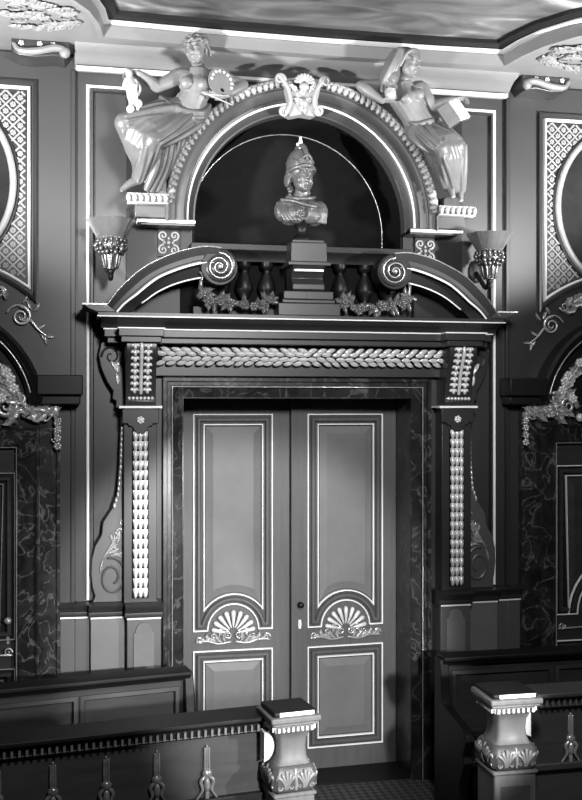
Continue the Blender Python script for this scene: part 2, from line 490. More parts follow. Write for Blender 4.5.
    # dado plinths and ledge
    for s, nm in ((-1, 'baseboard_left'), (1, 'baseboard_right')):
        segs = [(1.56, 1.47, .055), (1.47, 1.372, .06), (1.372, 1.148, .10), (1.148, .935, .17)]
        b = MB(); b2 = MB(); l = MB(); wl = MB()
        for xa, xb, d in segs:
            x0, x1 = sorted((s * xa, s * xb))
            (b2 if xb == 1.148 else b).box(x0, x1, -d, 0, 0, 1.215)
            l.prism_x([(0, 1.21), (-d, 1.21), (-d - .006, 1.225), (-d - .004, 1.245), (-d - .012, 1.252), (-d - .04, 1.275), (-d - .045, 1.295), (-d - .01, 1.302), (0, 1.302)], x0 - .012, x1 + .012)
            wl.box(x0, x1, -d - .007, -d, 1.205, 1.214)
            
        o = struct(b.build(nm, 'wing', bevel=.004)); b2.build('plinth_panel', 'dado', o, bevel=.004)
        l.build('ledge_molding', 'trimwall', o); wl.build('gold_line', 'line', o)
        # arched sunk panel on the pilaster plinth
        cx = s * 1.043; pts = [(cx - .066, .1), (cx - .066, 1.12), (cx - .05, 1.125), (cx - .05, 1.135)] + arc(cx, 1.135, .05, PI, 0, 12) + [(cx + .05, 1.125), (cx + .066, 1.12), (cx + .066, .1)]
        a = MB(); a.prism(pts, -.178, -.165); a.build('arched_panel', 'door_field', o, bevel=.004)
        k = MB(); k.box(min(s * .935, s * 1.56), max(s * .935, s * 1.56), -.2, 0, 0, .12); k.build('skirting', 'dado', o, bevel=.006)

# ============================================================ DOOR LEAVES
def door_leaf(name, hw, c, top, feet, low0, low1, arch_r, mirror_sign, hinge, rot, with_knob=None, leafw=.78, mats=('door', 'door_band', 'door_field'), frame_t=.0105, lines='line'):
    """local frame: x from hinge (0) to meeting edge (leafw), y=0 face, z up. mirror_sign -1 for a leaf running to -X"""
    root = struct_root(name, hinge, rot)
    ms = mirror_sign
    X = lambda u: ms * u
    H = top + .13
    def bld(mb, nm, mt, par, **k):
        return mb.build(nm, mt, par, **k)
    b = MB(); b.box(min(X(0), X(leafw)), max(X(0), X(leafw)), 0, .05, 0.012, H); slab = bld(b, 'slab', mats[0], root, bevel=.004)
    cx = X(c); iw = hw - .069; fw = hw - .133
    def out(path, w, d, nm, mt, par, y=0):
        b = MB(); b.sweep(path, bead(w, d), y, closed=True); return bld(b, nm, mt, par)
    def pth(o, zt):     # outline inset o
        h = hw - o
        r = arch_r + o
        if o < .05:
            return [(cx - h, feet + o), (cx - h, zt - o), (cx + h, zt - o), (cx + h, feet + o)] + [(cx + r, feet + o)] + [(cx + x, feet + z) for x, z in arc(0, 0, r, math.asin(min(1, o / r)) , PI - math.asin(min(1, o / r)), 18)] + [(cx - r, feet + o)]
        a = math.acos(min(1, h / r))
        return [(cx - h, zt - o), (cx + h, zt - o)] + [(cx + x, feet + z) for x, z in arc(0, 0, r, a, PI - a, 18)]
    # upper panel
    pb = MB(); pb.prism(pth(.004, top), -.004, .002); up = bld(pb, 'upper_panel', mats[1], root)
    out(pth(0, top), frame_t, .014, 'gold_outer_line', lines, up, -.002)
    out(pth(.035, top), .030, .020, 'panel_molding', mats[0], up, -.003)
    out(pth(.069, top), frame_t, .022, 'gold_inner_line', lines, up, -.003)
    q = MB(); p0 = pth(.084, top); p1 = pth(.133, top)
    # raised field with sloped margin
    n = len(p0)
    if len(p1) == n:
        vs = [(x, -.004, z) for x, z in p0] + [(x, -.018, z) for x, z in p1]
        q.add(vs, [(i, (i + 1) % n, n + (i + 1) % n, n + i) for i in range(n)] + [tuple(range(n, 2 * n)), tuple(range(n))])
    bld(q, 'raised_field', mats[2], up, angle=5)
    # lower panel
    def rect(o): return [(cx - hw + o, low0 + o), (cx - hw + o, low1 - o), (cx + hw - o, low1 - o), (cx + hw - o, low0 + o)]
    pb = MB(); pb.prism(rect(.004), -.004, .002); lo = bld(pb, 'lower_panel', mats[1], root)
    out(rect(0), frame_t, .014, 'gold_outer_line', lines, lo, -.002)
    out(rect(.035), .030, .020, 'panel_molding', mats[0], lo, -.003)
    out(rect(.069), frame_t, .022, 'gold_inner_line', lines, lo, -.003)
    q = MB(); p0 = rect(.084); p1 = rect(.137)
    vs = [(x, -.004, z) for x, z in p0] + [(x, -.018, z) for x, z in p1]
    q.add(vs, [(i, (i + 1) % 4, 4 + (i + 1) % 4, 4 + i) for i in range(4)] + [(4, 5, 6, 7), (0, 1, 2, 3)])
    bld(q, 'raised_field', mats[2], lo, angle=5)
    # shell and acanthus
    z0 = (feet + low1) / 2 + .045; sc = arch_r / .178
    b = MB(); nf = 9
    for k in range(nf):
        a = PI * (k + .5) / nf * .98 + .03
        dx, dz = math.cos(a), math.sin(a)
        r0, r1 = .045 * sc, (.138 + .008 * math.sin(a)) * sc
        b.tube([(cx + dx * r0, -.012, z0 + dz * r0), (cx + dx * (r0 + r1) / 2, -.02, z0 + dz * (r0 + r1) / 2), (cx + dx * r1, -.014, z0 + dz * r1)], [.006 * sc, .011 * sc, .017 * sc], 7)
        b.ell((cx + dx * r1 * 1.02, -.016, z0 + dz * r1 * 1.02), (.013 * sc, .012, .013 * sc), None, 7, 5)
    sh = bld(b, 'shell_carving', 'gilt_dim' if leafw > .9 else 'gilt', root)
    b = MB()
    for sg in (-1, 1):
        spiral(b, cx + sg * .035 * sc, z0 - .008, .028 * sc, 1.6, PI / 2, -sg, .008, -.016)
        for du, dz2, an, ln, wd, cu in ((.055, -.055, 1.15, .080, .034, .9), (.075, -.060, .55, .085, .030, .9), (.115, -.058, .95, .075, .030, -.9), (.125, -.048, .25, .080, .026, .9), (.165, -.050, .9, .070, .028, .8), (.18, -.045, .1, .07, .024, .9), (.10, -.02, 2.0, .05, .022, -.9), (.21, -.045, 1.2, .05, .022, -.8)):
            leaf(b, cx + sg * du, z0 + dz2, an if sg > 0 else PI - an, ln, wd, -.004, sg * cu, h=.018)
        spiral(b, cx + sg * .135, z0 - .012, .018, 1.2, PI, sg, .006, -.014)
        spiral(b, cx + sg * (hw - .04), z0 - .03, .026, 1.3, 0, sg, .008, -.012)
        spiral(b, cx + sg * .085, z0 + .02, .022, 1.2, -PI / 2, sg, .007, -.012)
        b.tube(smooth_path([(cx + sg * .02, -.01, z0 - .055), (cx + sg * .1, -.012, z0 - .066), (cx + sg * .18, -.012, z0 - .045), (cx + sg * (hw - .02), -.01, z0 - .05)]), .007, 6)
    bld(b, 'acanthus_carving', 'gilt_dim', root)
    if with_knob is not None:
        k = MB(); u = X(with_knob)
        zk = 1.171
        for y, r in ((-.003, .016), (-.012, .009), (-.026, .012), (-.034, .020), (-.044, .019), (-.05, .010)): pass
        prof = [(.017, 0), (.017, .006), (.008, .012), (.009, .024), (.020, .032), (.022, .042), (.014, .052), (.002, .054)]
        k.lathe(prof, (0, 0, 0), 16); k.xform(lambda p: V((u + p.x, -p.z, zk + p.y)))
        bld(k, 'door_knob', 'black', root, label='round black door knob')
        k = MB(); k.prism([(u + x, 1.032 + z) for x, z in ((-.008, -.03), (.008, -.03), (.011, 0), (.008, .03), (-.008, .03), (-.011, 0))], -.006, 0)
        kp = bld(k, 'keyhole_plate', 'line', root, label='pale keyhole plate')
        k = MB(); k.box(u - .0025, u + .0025, -.008, -.005, 1.02, 1.043); bld(k, 'keyhole', 'black', kp)
    return root, slab

# =========================================================== PILASTERS etc
def pilaster(s, label):
    cx = s * 1.062
    t = thing('pilaster', label, 'pilaster', (cx, -.08, 1.30), group='pilasters flanking the door')
    b = MB(); b.box(cx - .105, cx + .105, -.13, -.003, 1.302, 2.56); sh = b.build('shaft', 'trimwall', t, bevel=.004)
    b = MB(); b.box(cx - .052, cx + .052, -.136, -.13, 1.332, 2.395); b.build('strip_ground', 'niche', t)
    b = MB(); rows = 17; z1 = 2.39; dz = (z1 - 1.335) / rows
    for i in range(rows):
        z = z1 - i * dz
        for k in (-1, 0, 1):
            x = cx + k * .031
            b.tube([(x, -.137, z), (x, -.144, z - dz * .35), (x, -.143, z - dz * .8), (x, -.138, z - dz * 1.02)], [.010, .0155, .012, .002], 6)
        b.box(cx - .046, cx + .046, -.142, -.136, z - dz * .45, z)
    b.build('leaf_strip', 'gilt', t)
    # tablet with rosette
    pts = [(cx - .115, 2.54), (cx - .115, 2.44), (cx - .08, 2.44), (cx - .075, 2.425), (cx - .05, 2.425)] + arc(cx, 2.425, .05, PI, 2 * PI, 12) + [(cx + .05, 2.425), (cx + .075, 2.425), (cx + .08, 2.44), (cx + .115, 2.44), (cx + .115, 2.54)]
    b = MB(); b.prism(pts, -.155, -.13); tb = b.build('tablet', 'trimwall', t, bevel=.004)
    b = MB(); random.seed(3); flower(b, cx, -.157, 2.462, .027, 6, .6); b.build('rosette', 'gilt', tb)
    b = MB(); b.box(cx - .135, cx + .135, -.175, 0, 2.538, 2.552); b.build('gold_fillet', 'line', t)
    # console capital: S-profile in YZ
    pr = [(0, 2.553), (-.165, 2.553), (-.17, 2.585), (-.16, 2.60), (-.165, 2.63), (-.18, 2.70), (-.21, 2.79), (-.25, 2.86), (-.27, 2.91), (-.265, 2.945), (0, 2.945)]
    b = MB(); b.prism_x(pr, cx - .095, cx + .095); cap = b.build('console', 'trimwall', t, bevel=.005)
    def ysurf(z):
        q = pr[1:10]
        for (y0, z0), (y1, z1) in zip(q, q[1:]):
            if z0 <= z <= z1: return y0 + (y1 - y0) * (z - z0) / max(1e-6, z1 - z0)
        return -.26
    b = MB(); n = 8
    for k in (-1, 1):
        for i in range(n):
            z = 2.925 - i * .039; y = ysurf(z) - .008
            b.ell((cx + k * .040, y - .002, z - .004), (.013, .014, .020), None, 8, 6)
            for e in (-1, 1): b.ell((cx + k * .040 + e * .016, y + .001, z + .004), (.015, .011, .010), Matrix.Rotation(e * .7, 3, 'Y'), 7, 5)
    b.tube([(cx, ysurf(z) - .008, z) for z in [2.935 - i * .02 for i in range(16)]], .012, 6)
    for k in range(-3, 4): b.ell((cx + k * .024, -.172, 2.60), (.012, .012, .012), None, 6, 5)
    b.build('leaf_columns', 'gilt', cap)
    # side faces of the console: volute ridge
    for sd in (-1, 1):
        b = MB(); pts = []
        x = cx + sd * .097
        for i in range(30):
            a = i / 29 * 2 * PI * 1.4; r = .05 * (1 - .75 * i / 29)
            pts.append((x, -.20 + r * math.cos(a + 2.2), 2.885 + r * math.sin(a + 2.2)))
        b.tube(pts, .006, 5); b.build('side_volute', 'trimwall', cap)
    return t

def wing(s, label):
    """flat scrolled board beside a pilaster"""
    px = [(121, 412), (119.5, 445), (119, 465), (116.6, 494), (111.5, 509), (103, 522), (101.5, 535), (95, 546), (91.5, 560), (91, 575), (92.5, 588), (95, 596), (92.5, 603.5)]
    L = [at(x, y, -.07) for x, y in px]
    pts = [(-s * x, z) for x, z in L] + [(s * 1.168, L[-1][1]), (s * 1.168, L[0][1])]
    base = (s * 1.26, -.04, 1.302)
    t = thing('scroll_bracket', label, 'scroll bracket', base, group='scrolled boards beside the pilasters')
    z_min = 1.303
    pts = [(x, max(z, z_min)) for x, z in pts]
    b = MB(); b.prism(pts, -.075, -.003); bd = b.build('board', 'wing', t, bevel=.005)
    b = MB(); c = at(112, 577, -.07); cx = -s * c[0]; cz = c[1]
    n = 46; P = []
    for i in range(n):
        u = i / (n - 1); a = PI / 2 + .25 - u * 2 * PI * 1.45; r = 1 - .66 * u
        P.append((cx + s * (-.093) * r * math.cos(a) * (1), -.078, cz + .125 * r * math.sin(a)))
    b.tube(P, [.010] * n, 6); b.build('volute_ridge', 'wing', bd)
    b = MB()
    for i in range(17):
        u = i / 16
        yy = 418 + (506 - 418) * u
        # follow the edge
        for (xa, ya), (xb, yb) in zip(px, px[1:]):
            if ya <= yy <= yb: xe = xa + (xb - xa) * (yy - ya) / (yb - ya); break
        x, z = at(xe + 1.8, yy, -.08)
        b.ell((-s * x, -.08, z), (.011, .010, .022), None, 6, 5)
    b.build('husk_string', 'gilt_dim', bd)
    b = MB()
    def P2(x, y): q = at(x, y, -.08); return -s * q[0], q[1]
    for (x, y, ang, l, w, cu) in [(103, 558, .95, .16, .022, -.5), (107, 553, .15, .10, .024, .6), (108, 549, .75, .12, .024, .9), (112, 546, 1.25, .10, .022, -.8), (116, 552, 1.7, .11, .022, .5), (117, 543, 1.1, .10, .020, .9), (113, 541, 2.1, .06, .020, -.8), (103, 560, -1.9, .09, .016, .2), (114, 553, -.3, .07, .022, -.5), (110, 556, .3, .11, .018, -.3), (119, 538, 1.9, .06, .018, .8)]:
        X, Z = P2(x, y)
        leaf(b, X, Z, ang if s < 0 else PI - ang, l, w, -.075, cu if s < 0 else -cu, h=.014)
    X, Z = P2(119, 532); spiral(b, X, Z, .026, 1.2, 0, -s, .006, -.082)
    X, Z = P2(122, 522); spiral(b, X, Z, .018, 1.2, 0, s, .005, -.082)
    b.build('acanthus_leaf', 'gilt_dim', bd)
    # upper scroll beside the console
    px2 = [(101, 343), (106, 339), (124, 341), (124, 408), (115.5, 408), (116, 401), (112, 399), (113, 391), (107, 382), (101, 368), (98.5, 355)]
    pts = [(-s * at(x, y, -.07)[0], at(x, y, -.07)[1]) for x, y in px2]
    b = MB(); b.prism(pts, -.075, -.003); u = b.build('upper_scroll', 'trimwall', t, bevel=.005)
    b = MB(); X, Z = P2(111, 356); spiral(b, X, Z, .066, 1.3, PI, -s * -1, .009, -.078, sx=.9); b.build('volute_ridge', 'trimwall', u)
    b = MB()
    for (x, y, ang, l, w, cu) in [(111, 361, -.9, .08, .03, -.4), (118, 372, 1.8, .07, .035, .5), (112, 366, .2, .06, .03, .5), (118, 384, 1.6, .07, .03, .2)]:
        X, Z = P2(x, y); leaf(b, X, Z, ang if s < 0 else PI - ang, l, w, -.075, cu if s < 0 else -cu, h=.016)
    b.build('acanthus_leaf', 'gilt', u)

# ------------------------------------------------------------- entablature
def entablature():
    t = thing('entablature', 'long dark entablature spanning the two pilasters above the double door, gold lines along it', 'entablature', (0, -.1, 2.74))
    b = MB()
    b.box(-1.20, 1.20, -.06, -.003, 2.745, 2.95)
    b.build('frieze', 'trimwall', t, bevel=.004)
    b = MB(); b.box(-1.27, 1.27, -.17, -.003, 2.948, 2.985); b.box(-1.29, 1.29, -.20, -.003, 2.985, 3.032)
    for s in (-1, 1):
        x0, x1 = sorted((s * .94, s * 1.19)); b.box(x0, x1, -.285, -.1, 2.948, 2.985); b.box(x0 - .015, x1 + .015, -.30, -.1, 2.985, 3.032)
    b.build('architrave', 'trimwall', t, bevel=.004)
    b = MB(); b.box(-1.295, 1.295, -.208, -.15, 3.031, 3.039)
    for s in (-1, 1):
        x0, x1 = sorted((s * .92, s * 1.21)); b.box(x0, x1, -.308, -.15, 3.031, 3.039)
    b.build('lower_gold_fillet', 'line', t)
    b = MB(); b.prism_x([(-.003, 3.04), (-.215, 3.04), (-.22, 3.06), (-.25, 3.075), (-.29, 3.09), (-.31, 3.10), (-.003, 3.10)], -1.31, 1.31); b.build('cornice', 'trimwall', t, angle=50)
    b = MB(); b.box(-1.335, 1.335, -.322, -.1, 3.101, 3.108); b.build('upper_gold_fillet', 'line', t)
    b = MB(); b.box(-1.33, 1.33, -.315, -.003, 3.108, 3.128); b.build('top_slab', 'trimwall', t)
    b = MB(); zc = 2.872
    b.tube([(-.94, -.07, zc), (.94, -.07, zc)], .044, 10); core = b.build('laurel_core', 'hood', t); b = MB()
    random.seed(11); n = 29
    for i in range(n + 1):
        x = -.93 + 1.86 * i / n; sg = -1 if x < 0 else 1
        for k, al in enumerate((-1.0, -.35, .35, 1.0)):
            xo = x + (.034 if k % 2 else 0) + random.uniform(-.006, .006)
            c = V((xo, -.075 - .048 * math.cos(al), zc + .050 * math.sin(al)))
            rot = Matrix.Rotation(sg * .24, 3, 'Z') @ Matrix.Rotation(-sg * (.45 * math.sin(al) + random.uniform(-.15, .15)), 3, 'Y')
            b.ell(c, (.036, .012, .0165), rot, 8, 6)
            b.tube([c + rot @ V((-.030, -.011, 0)), c + rot @ V((.030, -.011, 0))], .003, 4)
    b.build('laurel_band', 'gilt', core)
    return t

def pediment(s, label):
    Y = -.30
    base = (s * .95, -.2, 3.13)
    t = thing('scroll_pediment', label, 'pediment', base, group='halves of the broken pediment over the door')
    def W(pts): return [(-s * at(x, y, Y)[0], at(x, y, Y)[1]) for x, y in pts]
    outer = W([(103, 308.5), (108, 303.5), (121.6, 286.5), (144, 267.5), (171, 254.5), (192, 248.5), (207, 246.6), (221, 248)])
    inner = W([(116, 313), (125, 303), (137, 294), (151, 282.5), (163, 275), (184, 267), (203, 262.5), (221, 262)])
    O = smooth_path([V((x, 0, z)) for x, z in outer], 6); I = smooth_path([V((x, 0, z)) for x, z in inner], 6)
    n = len(O)
    b = MB(); prof = [(0, -.02), (0, .0), (.12, -.012), (.22, -.004), (.5, .022), (.78, .018), (.86, .024), (1, .024)]
    vs = []
    m = len(prof)
    for o, i in zip(O, I):
        for f, d in prof:
            p = o.lerp(i, f); vs.append((p.x, Y + d, p.z))
        vs.append((i.x, -.003, i.z)); vs.append((o.x, -.003, o.z))
    m += 2
    fs = [(i * m + k, i * m + (k + 1) % m, (i + 1) * m + (k + 1) % m, (i + 1) * m + k) for i in range(n - 1) for k in range(m)] + [tuple(range(m)), tuple(range((n - 1) * m, n * m))]
    b.add(vs, fs); mo = b.build('curved_molding', 'arch', t, angle=30)
    b = MB(); b.tube([(p.x, Y + .022, p.z) for p in I], .007, 6); b.build('gold_line', 'line', t)
    b = MB(); b.tube([(p.x, Y - .012, p.z) for p in O], .0045, 6); b.build('edge_bead', 'gilt_dim', t)
    # second, deeper stage below
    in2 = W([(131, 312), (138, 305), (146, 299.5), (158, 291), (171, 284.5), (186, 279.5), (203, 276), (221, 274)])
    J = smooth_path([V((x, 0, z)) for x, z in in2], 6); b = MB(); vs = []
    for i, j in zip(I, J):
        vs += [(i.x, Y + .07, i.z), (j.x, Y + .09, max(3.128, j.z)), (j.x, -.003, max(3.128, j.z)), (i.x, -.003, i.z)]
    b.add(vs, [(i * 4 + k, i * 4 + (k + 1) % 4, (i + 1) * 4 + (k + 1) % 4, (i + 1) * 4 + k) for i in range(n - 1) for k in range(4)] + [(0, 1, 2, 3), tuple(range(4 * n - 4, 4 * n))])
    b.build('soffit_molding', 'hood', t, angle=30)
    b = MB(); b.tube([(p.x, Y + .085, p.z) for p in J if p.z > 3.13 and abs(p.x) < 1.06], .005, 6); b.build('lower_gold_line', 'line', t)
    # volute
    cx, cz = W([(220, 266.5)])[0]
    b = MB(); R = .118
    ring = [(R * math.cos(2 * PI * k / 32), R * math.sin(2 * PI * k / 32)) for k in range(32)]
    b.prism([(cx + x, cz + z) for x, z in ring], Y + .016, -.12); vo = b.build('volute', 'hood', t, bevel=.006)
    b = MB(); spiral(b, cx, cz, R - .012, 2.6, PI * .5, s, .012, Y + .010, tmin=.6, k=.9); b.build('volute_ridge', 'trimwall', vo)
    b = MB(); spiral(b, cx, cz, R - .030, 2.45, PI * .5, s, .0055, Y + .004, tmin=.8, k=.9); b.build('gold_line', 'gilt_dim', vo)
    b = MB(); b.ell((cx, Y, cz), (.014, .012, .014)); b.build('eye', 'gilt_dim', vo)
    # foot return
    b = MB(); x0, x1 = sorted((s * 1.425, s * 1.28))
    pr = [(s * 1.425, 3.178), (s * 1.275, 3.178), (s * 1.215, 3.13), (s * 1.34, 3.13), (s * 1.39, 3.15)]
    b.prism(pr, Y - .012, -.003); ft = b.build('foot', 'trimwall', t, bevel=.004)
    b = MB(); b.box(x0, x1, Y - .02, Y + .1, 3.172, 3.182); b.build('gold_line', 'gilt_dim', ft)

def garland(s, label):
    pts = [(201, 281), (202, 291), (206, 299), (218, 301), (231, 303), (245, 307), (258, 306), (268, 302), (277, 298)]
    Y = -.25
    P = [at(x, y, Y) for x, y in pts]; P = [(-s * x, z) for x, z in P]
    t = thing('flower_garland', label, 'garland', (s * .43, Y, 3.13), group='flower garlands under the pediment')
    sp = smooth_path([V((x, Y, z)) for x, z in P], 5)
    b = MB(); b.tube(sp, .012, 6); b.build('stem', 'garland', t)
    random.seed(21 + s)
    b = MB()
    for i in range(46):
        k = random.uniform(.12, .98) * (len(sp) - 1); p = sp[int(k)]
        leaf(b, p.x, p.z, random.uniform(0, 2 * PI), random.uniform(.05, .09), .034, Y - .008, random.uniform(-.8, .8), h=.014, lift=.02)
    b.build('foliage', 'garland', t)
    fx = [.18, .30, .42, .52, .62, .72, .82, .92]
    for i, f in enumerate(fx):
        p = sp[int(f * (len(sp) - 1))]; b = MB()
        r = .032 if i in (1, 3, 5) else .024
        flower(b, p.x, Y - .028, p.z + random.uniform(-.012, .012), r, 6, .6); b.build('flower', 'garland', t)
    # ribbon up to the volute
    b = MB(); p = P[0]; b.tube(smooth_path([(p[0], Y, p[1]), (p[0] - s * .012, Y, p[1] + .03), (p[0] + s * .004, Y, p[1] + .055)]), .008, 6); b.build('ribbon', 'garland', t)

def balustrade():
    t = thing('balustrade', 'low dark balustrade with gold-lined rail behind the bust pedestal', 'balustrade', (0, -.09, 3.13))
    b = MB(); b.box(-.74, .74, -.15, -.003, 3.56, 3.60); b.prism_x([(-.003, 3.49), (-.11, 3.49), (-.115, 3.53), (-.14, 3.56), (-.003, 3.56)], -.72, .72); b.build('rail', 'hood', t, bevel=.003)
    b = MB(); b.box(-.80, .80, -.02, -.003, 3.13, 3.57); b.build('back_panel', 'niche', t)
    b = MB(); b.box(-.73, .73, -.16, -.003, 3.13, 3.19); b.build('base_rail', 'hood', t, bevel=.003)
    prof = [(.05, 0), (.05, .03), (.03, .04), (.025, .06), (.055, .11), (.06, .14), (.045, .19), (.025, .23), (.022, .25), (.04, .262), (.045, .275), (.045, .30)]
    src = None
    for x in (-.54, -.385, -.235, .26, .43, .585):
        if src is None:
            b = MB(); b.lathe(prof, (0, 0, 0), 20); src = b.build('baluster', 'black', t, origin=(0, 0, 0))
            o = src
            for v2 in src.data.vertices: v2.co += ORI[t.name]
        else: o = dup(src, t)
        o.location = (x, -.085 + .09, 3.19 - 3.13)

def pedestal_and_bust():
    X = 0.0; Y = -.17
    t = thing('bust_pedestal', 'stepped dark green pedestal carrying the helmeted bust, between the pediment scrolls', 'pedestal', (X, Y, 3.13))
    b = MB(); b.box(X - .205, X + .205, Y - .14, Y + .14, 3.128, 3.21); b.box(X - .175, X + .175, Y - .12, Y + .12, 3.21, 3.235); b.box(X - .165, X + .165, Y - .115, Y + .11, 3.235, 3.29); b.build('plinth', 'trimwall', t, bevel=.006)
    b = MB(); b.prism_x([(Y - .10, 3.29), (Y - .112, 3.30), (Y - .112, 3.335), (Y - .10, 3.34), (Y - .07, 3.375), (Y - .085, 3.40), (Y - .10, 3.43), (Y - .135, 3.45), (Y + .09, 3.45), (Y + .09, 3.29)], X - .105, X + .105); b.build('shaft', 'trimwall', t, bevel=.004)
    b = MB(); b.box(X - .095, X + .095, Y - .127, Y, 3.415, 3.428); b.build('gold_fillet', 'line', t)
    b = MB(); b.box(X - .012, X + .012, Y - .128, Y - .1, 3.237, 3.275); b.build('small_plaque', 'trimwall', t)
    b = MB(); b.box(X - .14, X + .14, Y - .145, Y + .1, 3.45, 3.475); b.box(X - .118, X + .118, Y - .125, Y + .1, 3.475, 3.60); b.box(X - .105, X + .105, Y - .11, Y + .1, 3.60, 3.62); b.build('cap', 'trimwall', t, bevel=.005)
    # bust
    bx, by, bz = X - .022, Y, 3.62
    u = thing('portrait_bust', 'bronze bust of a helmeted warrior with draped shoulders on the pedestal in the arch', 'bust', (bx, by, bz))
    b = MB(); b.lathe([(.075, 0), (.075, .018), (.06, .025), (.035, .05), (.03, .075), (.045, .10), (.06, .12)], (bx, by, bz), 24); b.build('socle', 'black', u)
    b = MB(); zb = bz + .115
    # torso
    b.ell((bx, by + .01, zb + .085), (.165, .085, .092)); b.ell((bx - .12, by + .01, zb + .085), (.062, .062, .075)); b.ell((bx + .12, by + .01, zb + .085), (.062, .062, .075))
    b.ell((bx - .05, by - .05, zb + .055), (.07, .05, .06)); b.ell((bx + .05, by - .05, zb + .055), (.07, .05, .06))
    b.tube([(bx - .09, by + .01, zb + .035), (bx + .09, by + .01, zb + .035)], [.045, .045], 10)
    b.tube([(bx - .01, by + .005, zb + .15), (bx, by - .005, zb + .20), (bx + .008, by - .012, zb + .25)], [.062, .05, .05], 12)
    hc = V((bx - .012, by - .025, zb + .305))
    R = Matrix.Rotation(.22, 3, 'Z')
    b.ell((bx - .0, by + .015, zb + .135), (.115, .062, .05)); b.ell((bx, by - .0, zb + .165), (.075, .055, .04))
    head_prims(b, hc, R, 1.08)
    bd = b.build('torso', 'bust', u, remesh=.0042, smooth=2)
    # cut base flat look: drapery
    b = MB()
    for k in range(9):
        x = bx + .05 + k * .0135
        b.tube(smooth_path([(x - .03, by - .03 + k * .006, zb + .16 - k * .004), (x - .005, by - .085 + k * .007, zb + .09), (x, by - .075 + k * .008, zb + .012)]), .0095, 6)
    b.tube(smooth_path([(bx - .135, by - .01, zb + .155), (bx - .07, by - .065, zb + .14), (bx + .01, by - .10, zb + .11), (bx + .075, by - .085, zb + .105)]), .011, 8)
    b.tube(smooth_path([(bx - .10, by - .02, zb + .17), (bx - .03, by - .07, zb + .155), (bx + .04, by - .07, zb + .16), (bx + .08, by - .03, zb + .175)]), .012, 8)
    for k in range(5):
        b.tube(smooth_path([(bx - .165 + k * .01, by - .02, zb + .13), (bx - .155 + k * .02, by - .07, zb + .07), (bx - .13 + k * .025, by - .085, zb + .012)]), .010, 6)
    b.build('cloak', 'bust', u, remesh=.004, smooth=1)
    b = MB(); flower(b, bx - .03, by - .105, zb + .055, .032, 7, .5); b.build('breast_medallion', 'bust', u)
    # helmet
    b = MB()
    Hh = lambda x, y, z: hc + R @ V((x, y, z))
    b.ell(Hh(0, .012, .068), (.088, .106, .118), R, 20, 14)
    b.tube(smooth_path([Hh(-.088, .01, .025), Hh(-.07, -.06, .04), Hh(-.03, -.098, .05), Hh(0, -.112, .053), Hh(.03, -.098, .05), Hh(.07, -.06, .04), Hh(.088, .01, .025)]), .013, 8)
    b.tube(smooth_path([Hh(-.06, -.06, .07), Hh(-.03, -.095, .10), Hh(0, -.105, .12), Hh(.03, -.095, .10), Hh(.06, -.06, .07)]), .008, 8)
    for sg in (-1, 1):
        b.ell(Hh(sg * .08, .035, -.02), (.016, .045, .05), R, 10, 7)
        b.tube(smooth_path([Hh(sg * .05, -.085, .075), Hh(sg * .08, -.02, .10), Hh(sg * .075, .06, .09)]), .007, 6)
    b.ell(Hh(0, .10, -.015), (.06, .03, .06), R)
    hm = b.build('helmet', 'bust', u, remesh=.004, smooth=1)
    b = MB(); pts = []
    for i in range(13):
        a = -.35 + i / 12 * 2.2
        pts.append(Hh(0, .012 - .115 * math.cos(a + .55), .068 + .136 * math.sin(a + .55)))
    b.tube(pts, [.008, .012, .014, .016, .017, .017, .017, .017, .016, .016, .015, .013, .010], 8)
    b.build('crest', 'bust', hm)
    b = MB(); top = Hh(0, .0, .198)
    b.tube([top + V((0, 0, -.015)), top + V((0, 0, .02)), top + V((0, 0, .05))], [.012, .016, .008], 8); b.ell(top + V((0, 0, .056)), .010); b.ell(top + V((-.018, 0, .012)), (.012, .010, .012))
    b.build('finial', 'gilt', hm)
    b = MB(); random.seed(4)
    for sg in (-1, 1):
        for k in range(6):
            p = Hh(sg * (.062 + .004 * (k % 2)), .02 + .012 * (k % 3), -.03 - .022 * k)
            b.ell(p, (.015, .016, .014))
    for k in range(5): b.ell(Hh(-.04 + .02 * k, -.088, .035), (.012, .012, .010))
    b.build('hair', 'bust', u)

def head_prims(b, c, R, s, neck=True):
    def E(p, r, seg=10, rings=8): b.ell(c + R @ (V(p) * s), tuple(q * s for q in r), R, seg, rings)
    E((0, .015, .028), (.069, .086, .072), 14, 10); E((0, -.025, -.018), (.057, .062, .076), 14, 10)
    E((0, -.035, -.06), (.042, .044, .036)); E((0, -.066, -.083), (.017, .016, .014))
    for k in (-1, 1):
        E((k * .026, -.077, .026), (.022, .012, .007)); E((k * .025, -.0735, .006), (.013, .010, .0075)); E((k * .030, -.058, -.030), (.022, .020, .024)); E((k * .066, .01, -.005), (.010, .018, .027))
        E((k * .010, -.093, -.026), (.008, .008, .006))
    b.tube([c + R @ (V((0, -.080, .022)) * s), c + R @ (V((0, -.094, -.005)) * s), c + R @ (V((0, -.102, -.024)) * s)], [.007 * s, .008 * s, .010 * s], 8)
    E((0, -.081, -.050), (.019, .009, .005)); E((0, -.079, -.060), (.015, .009, .006))

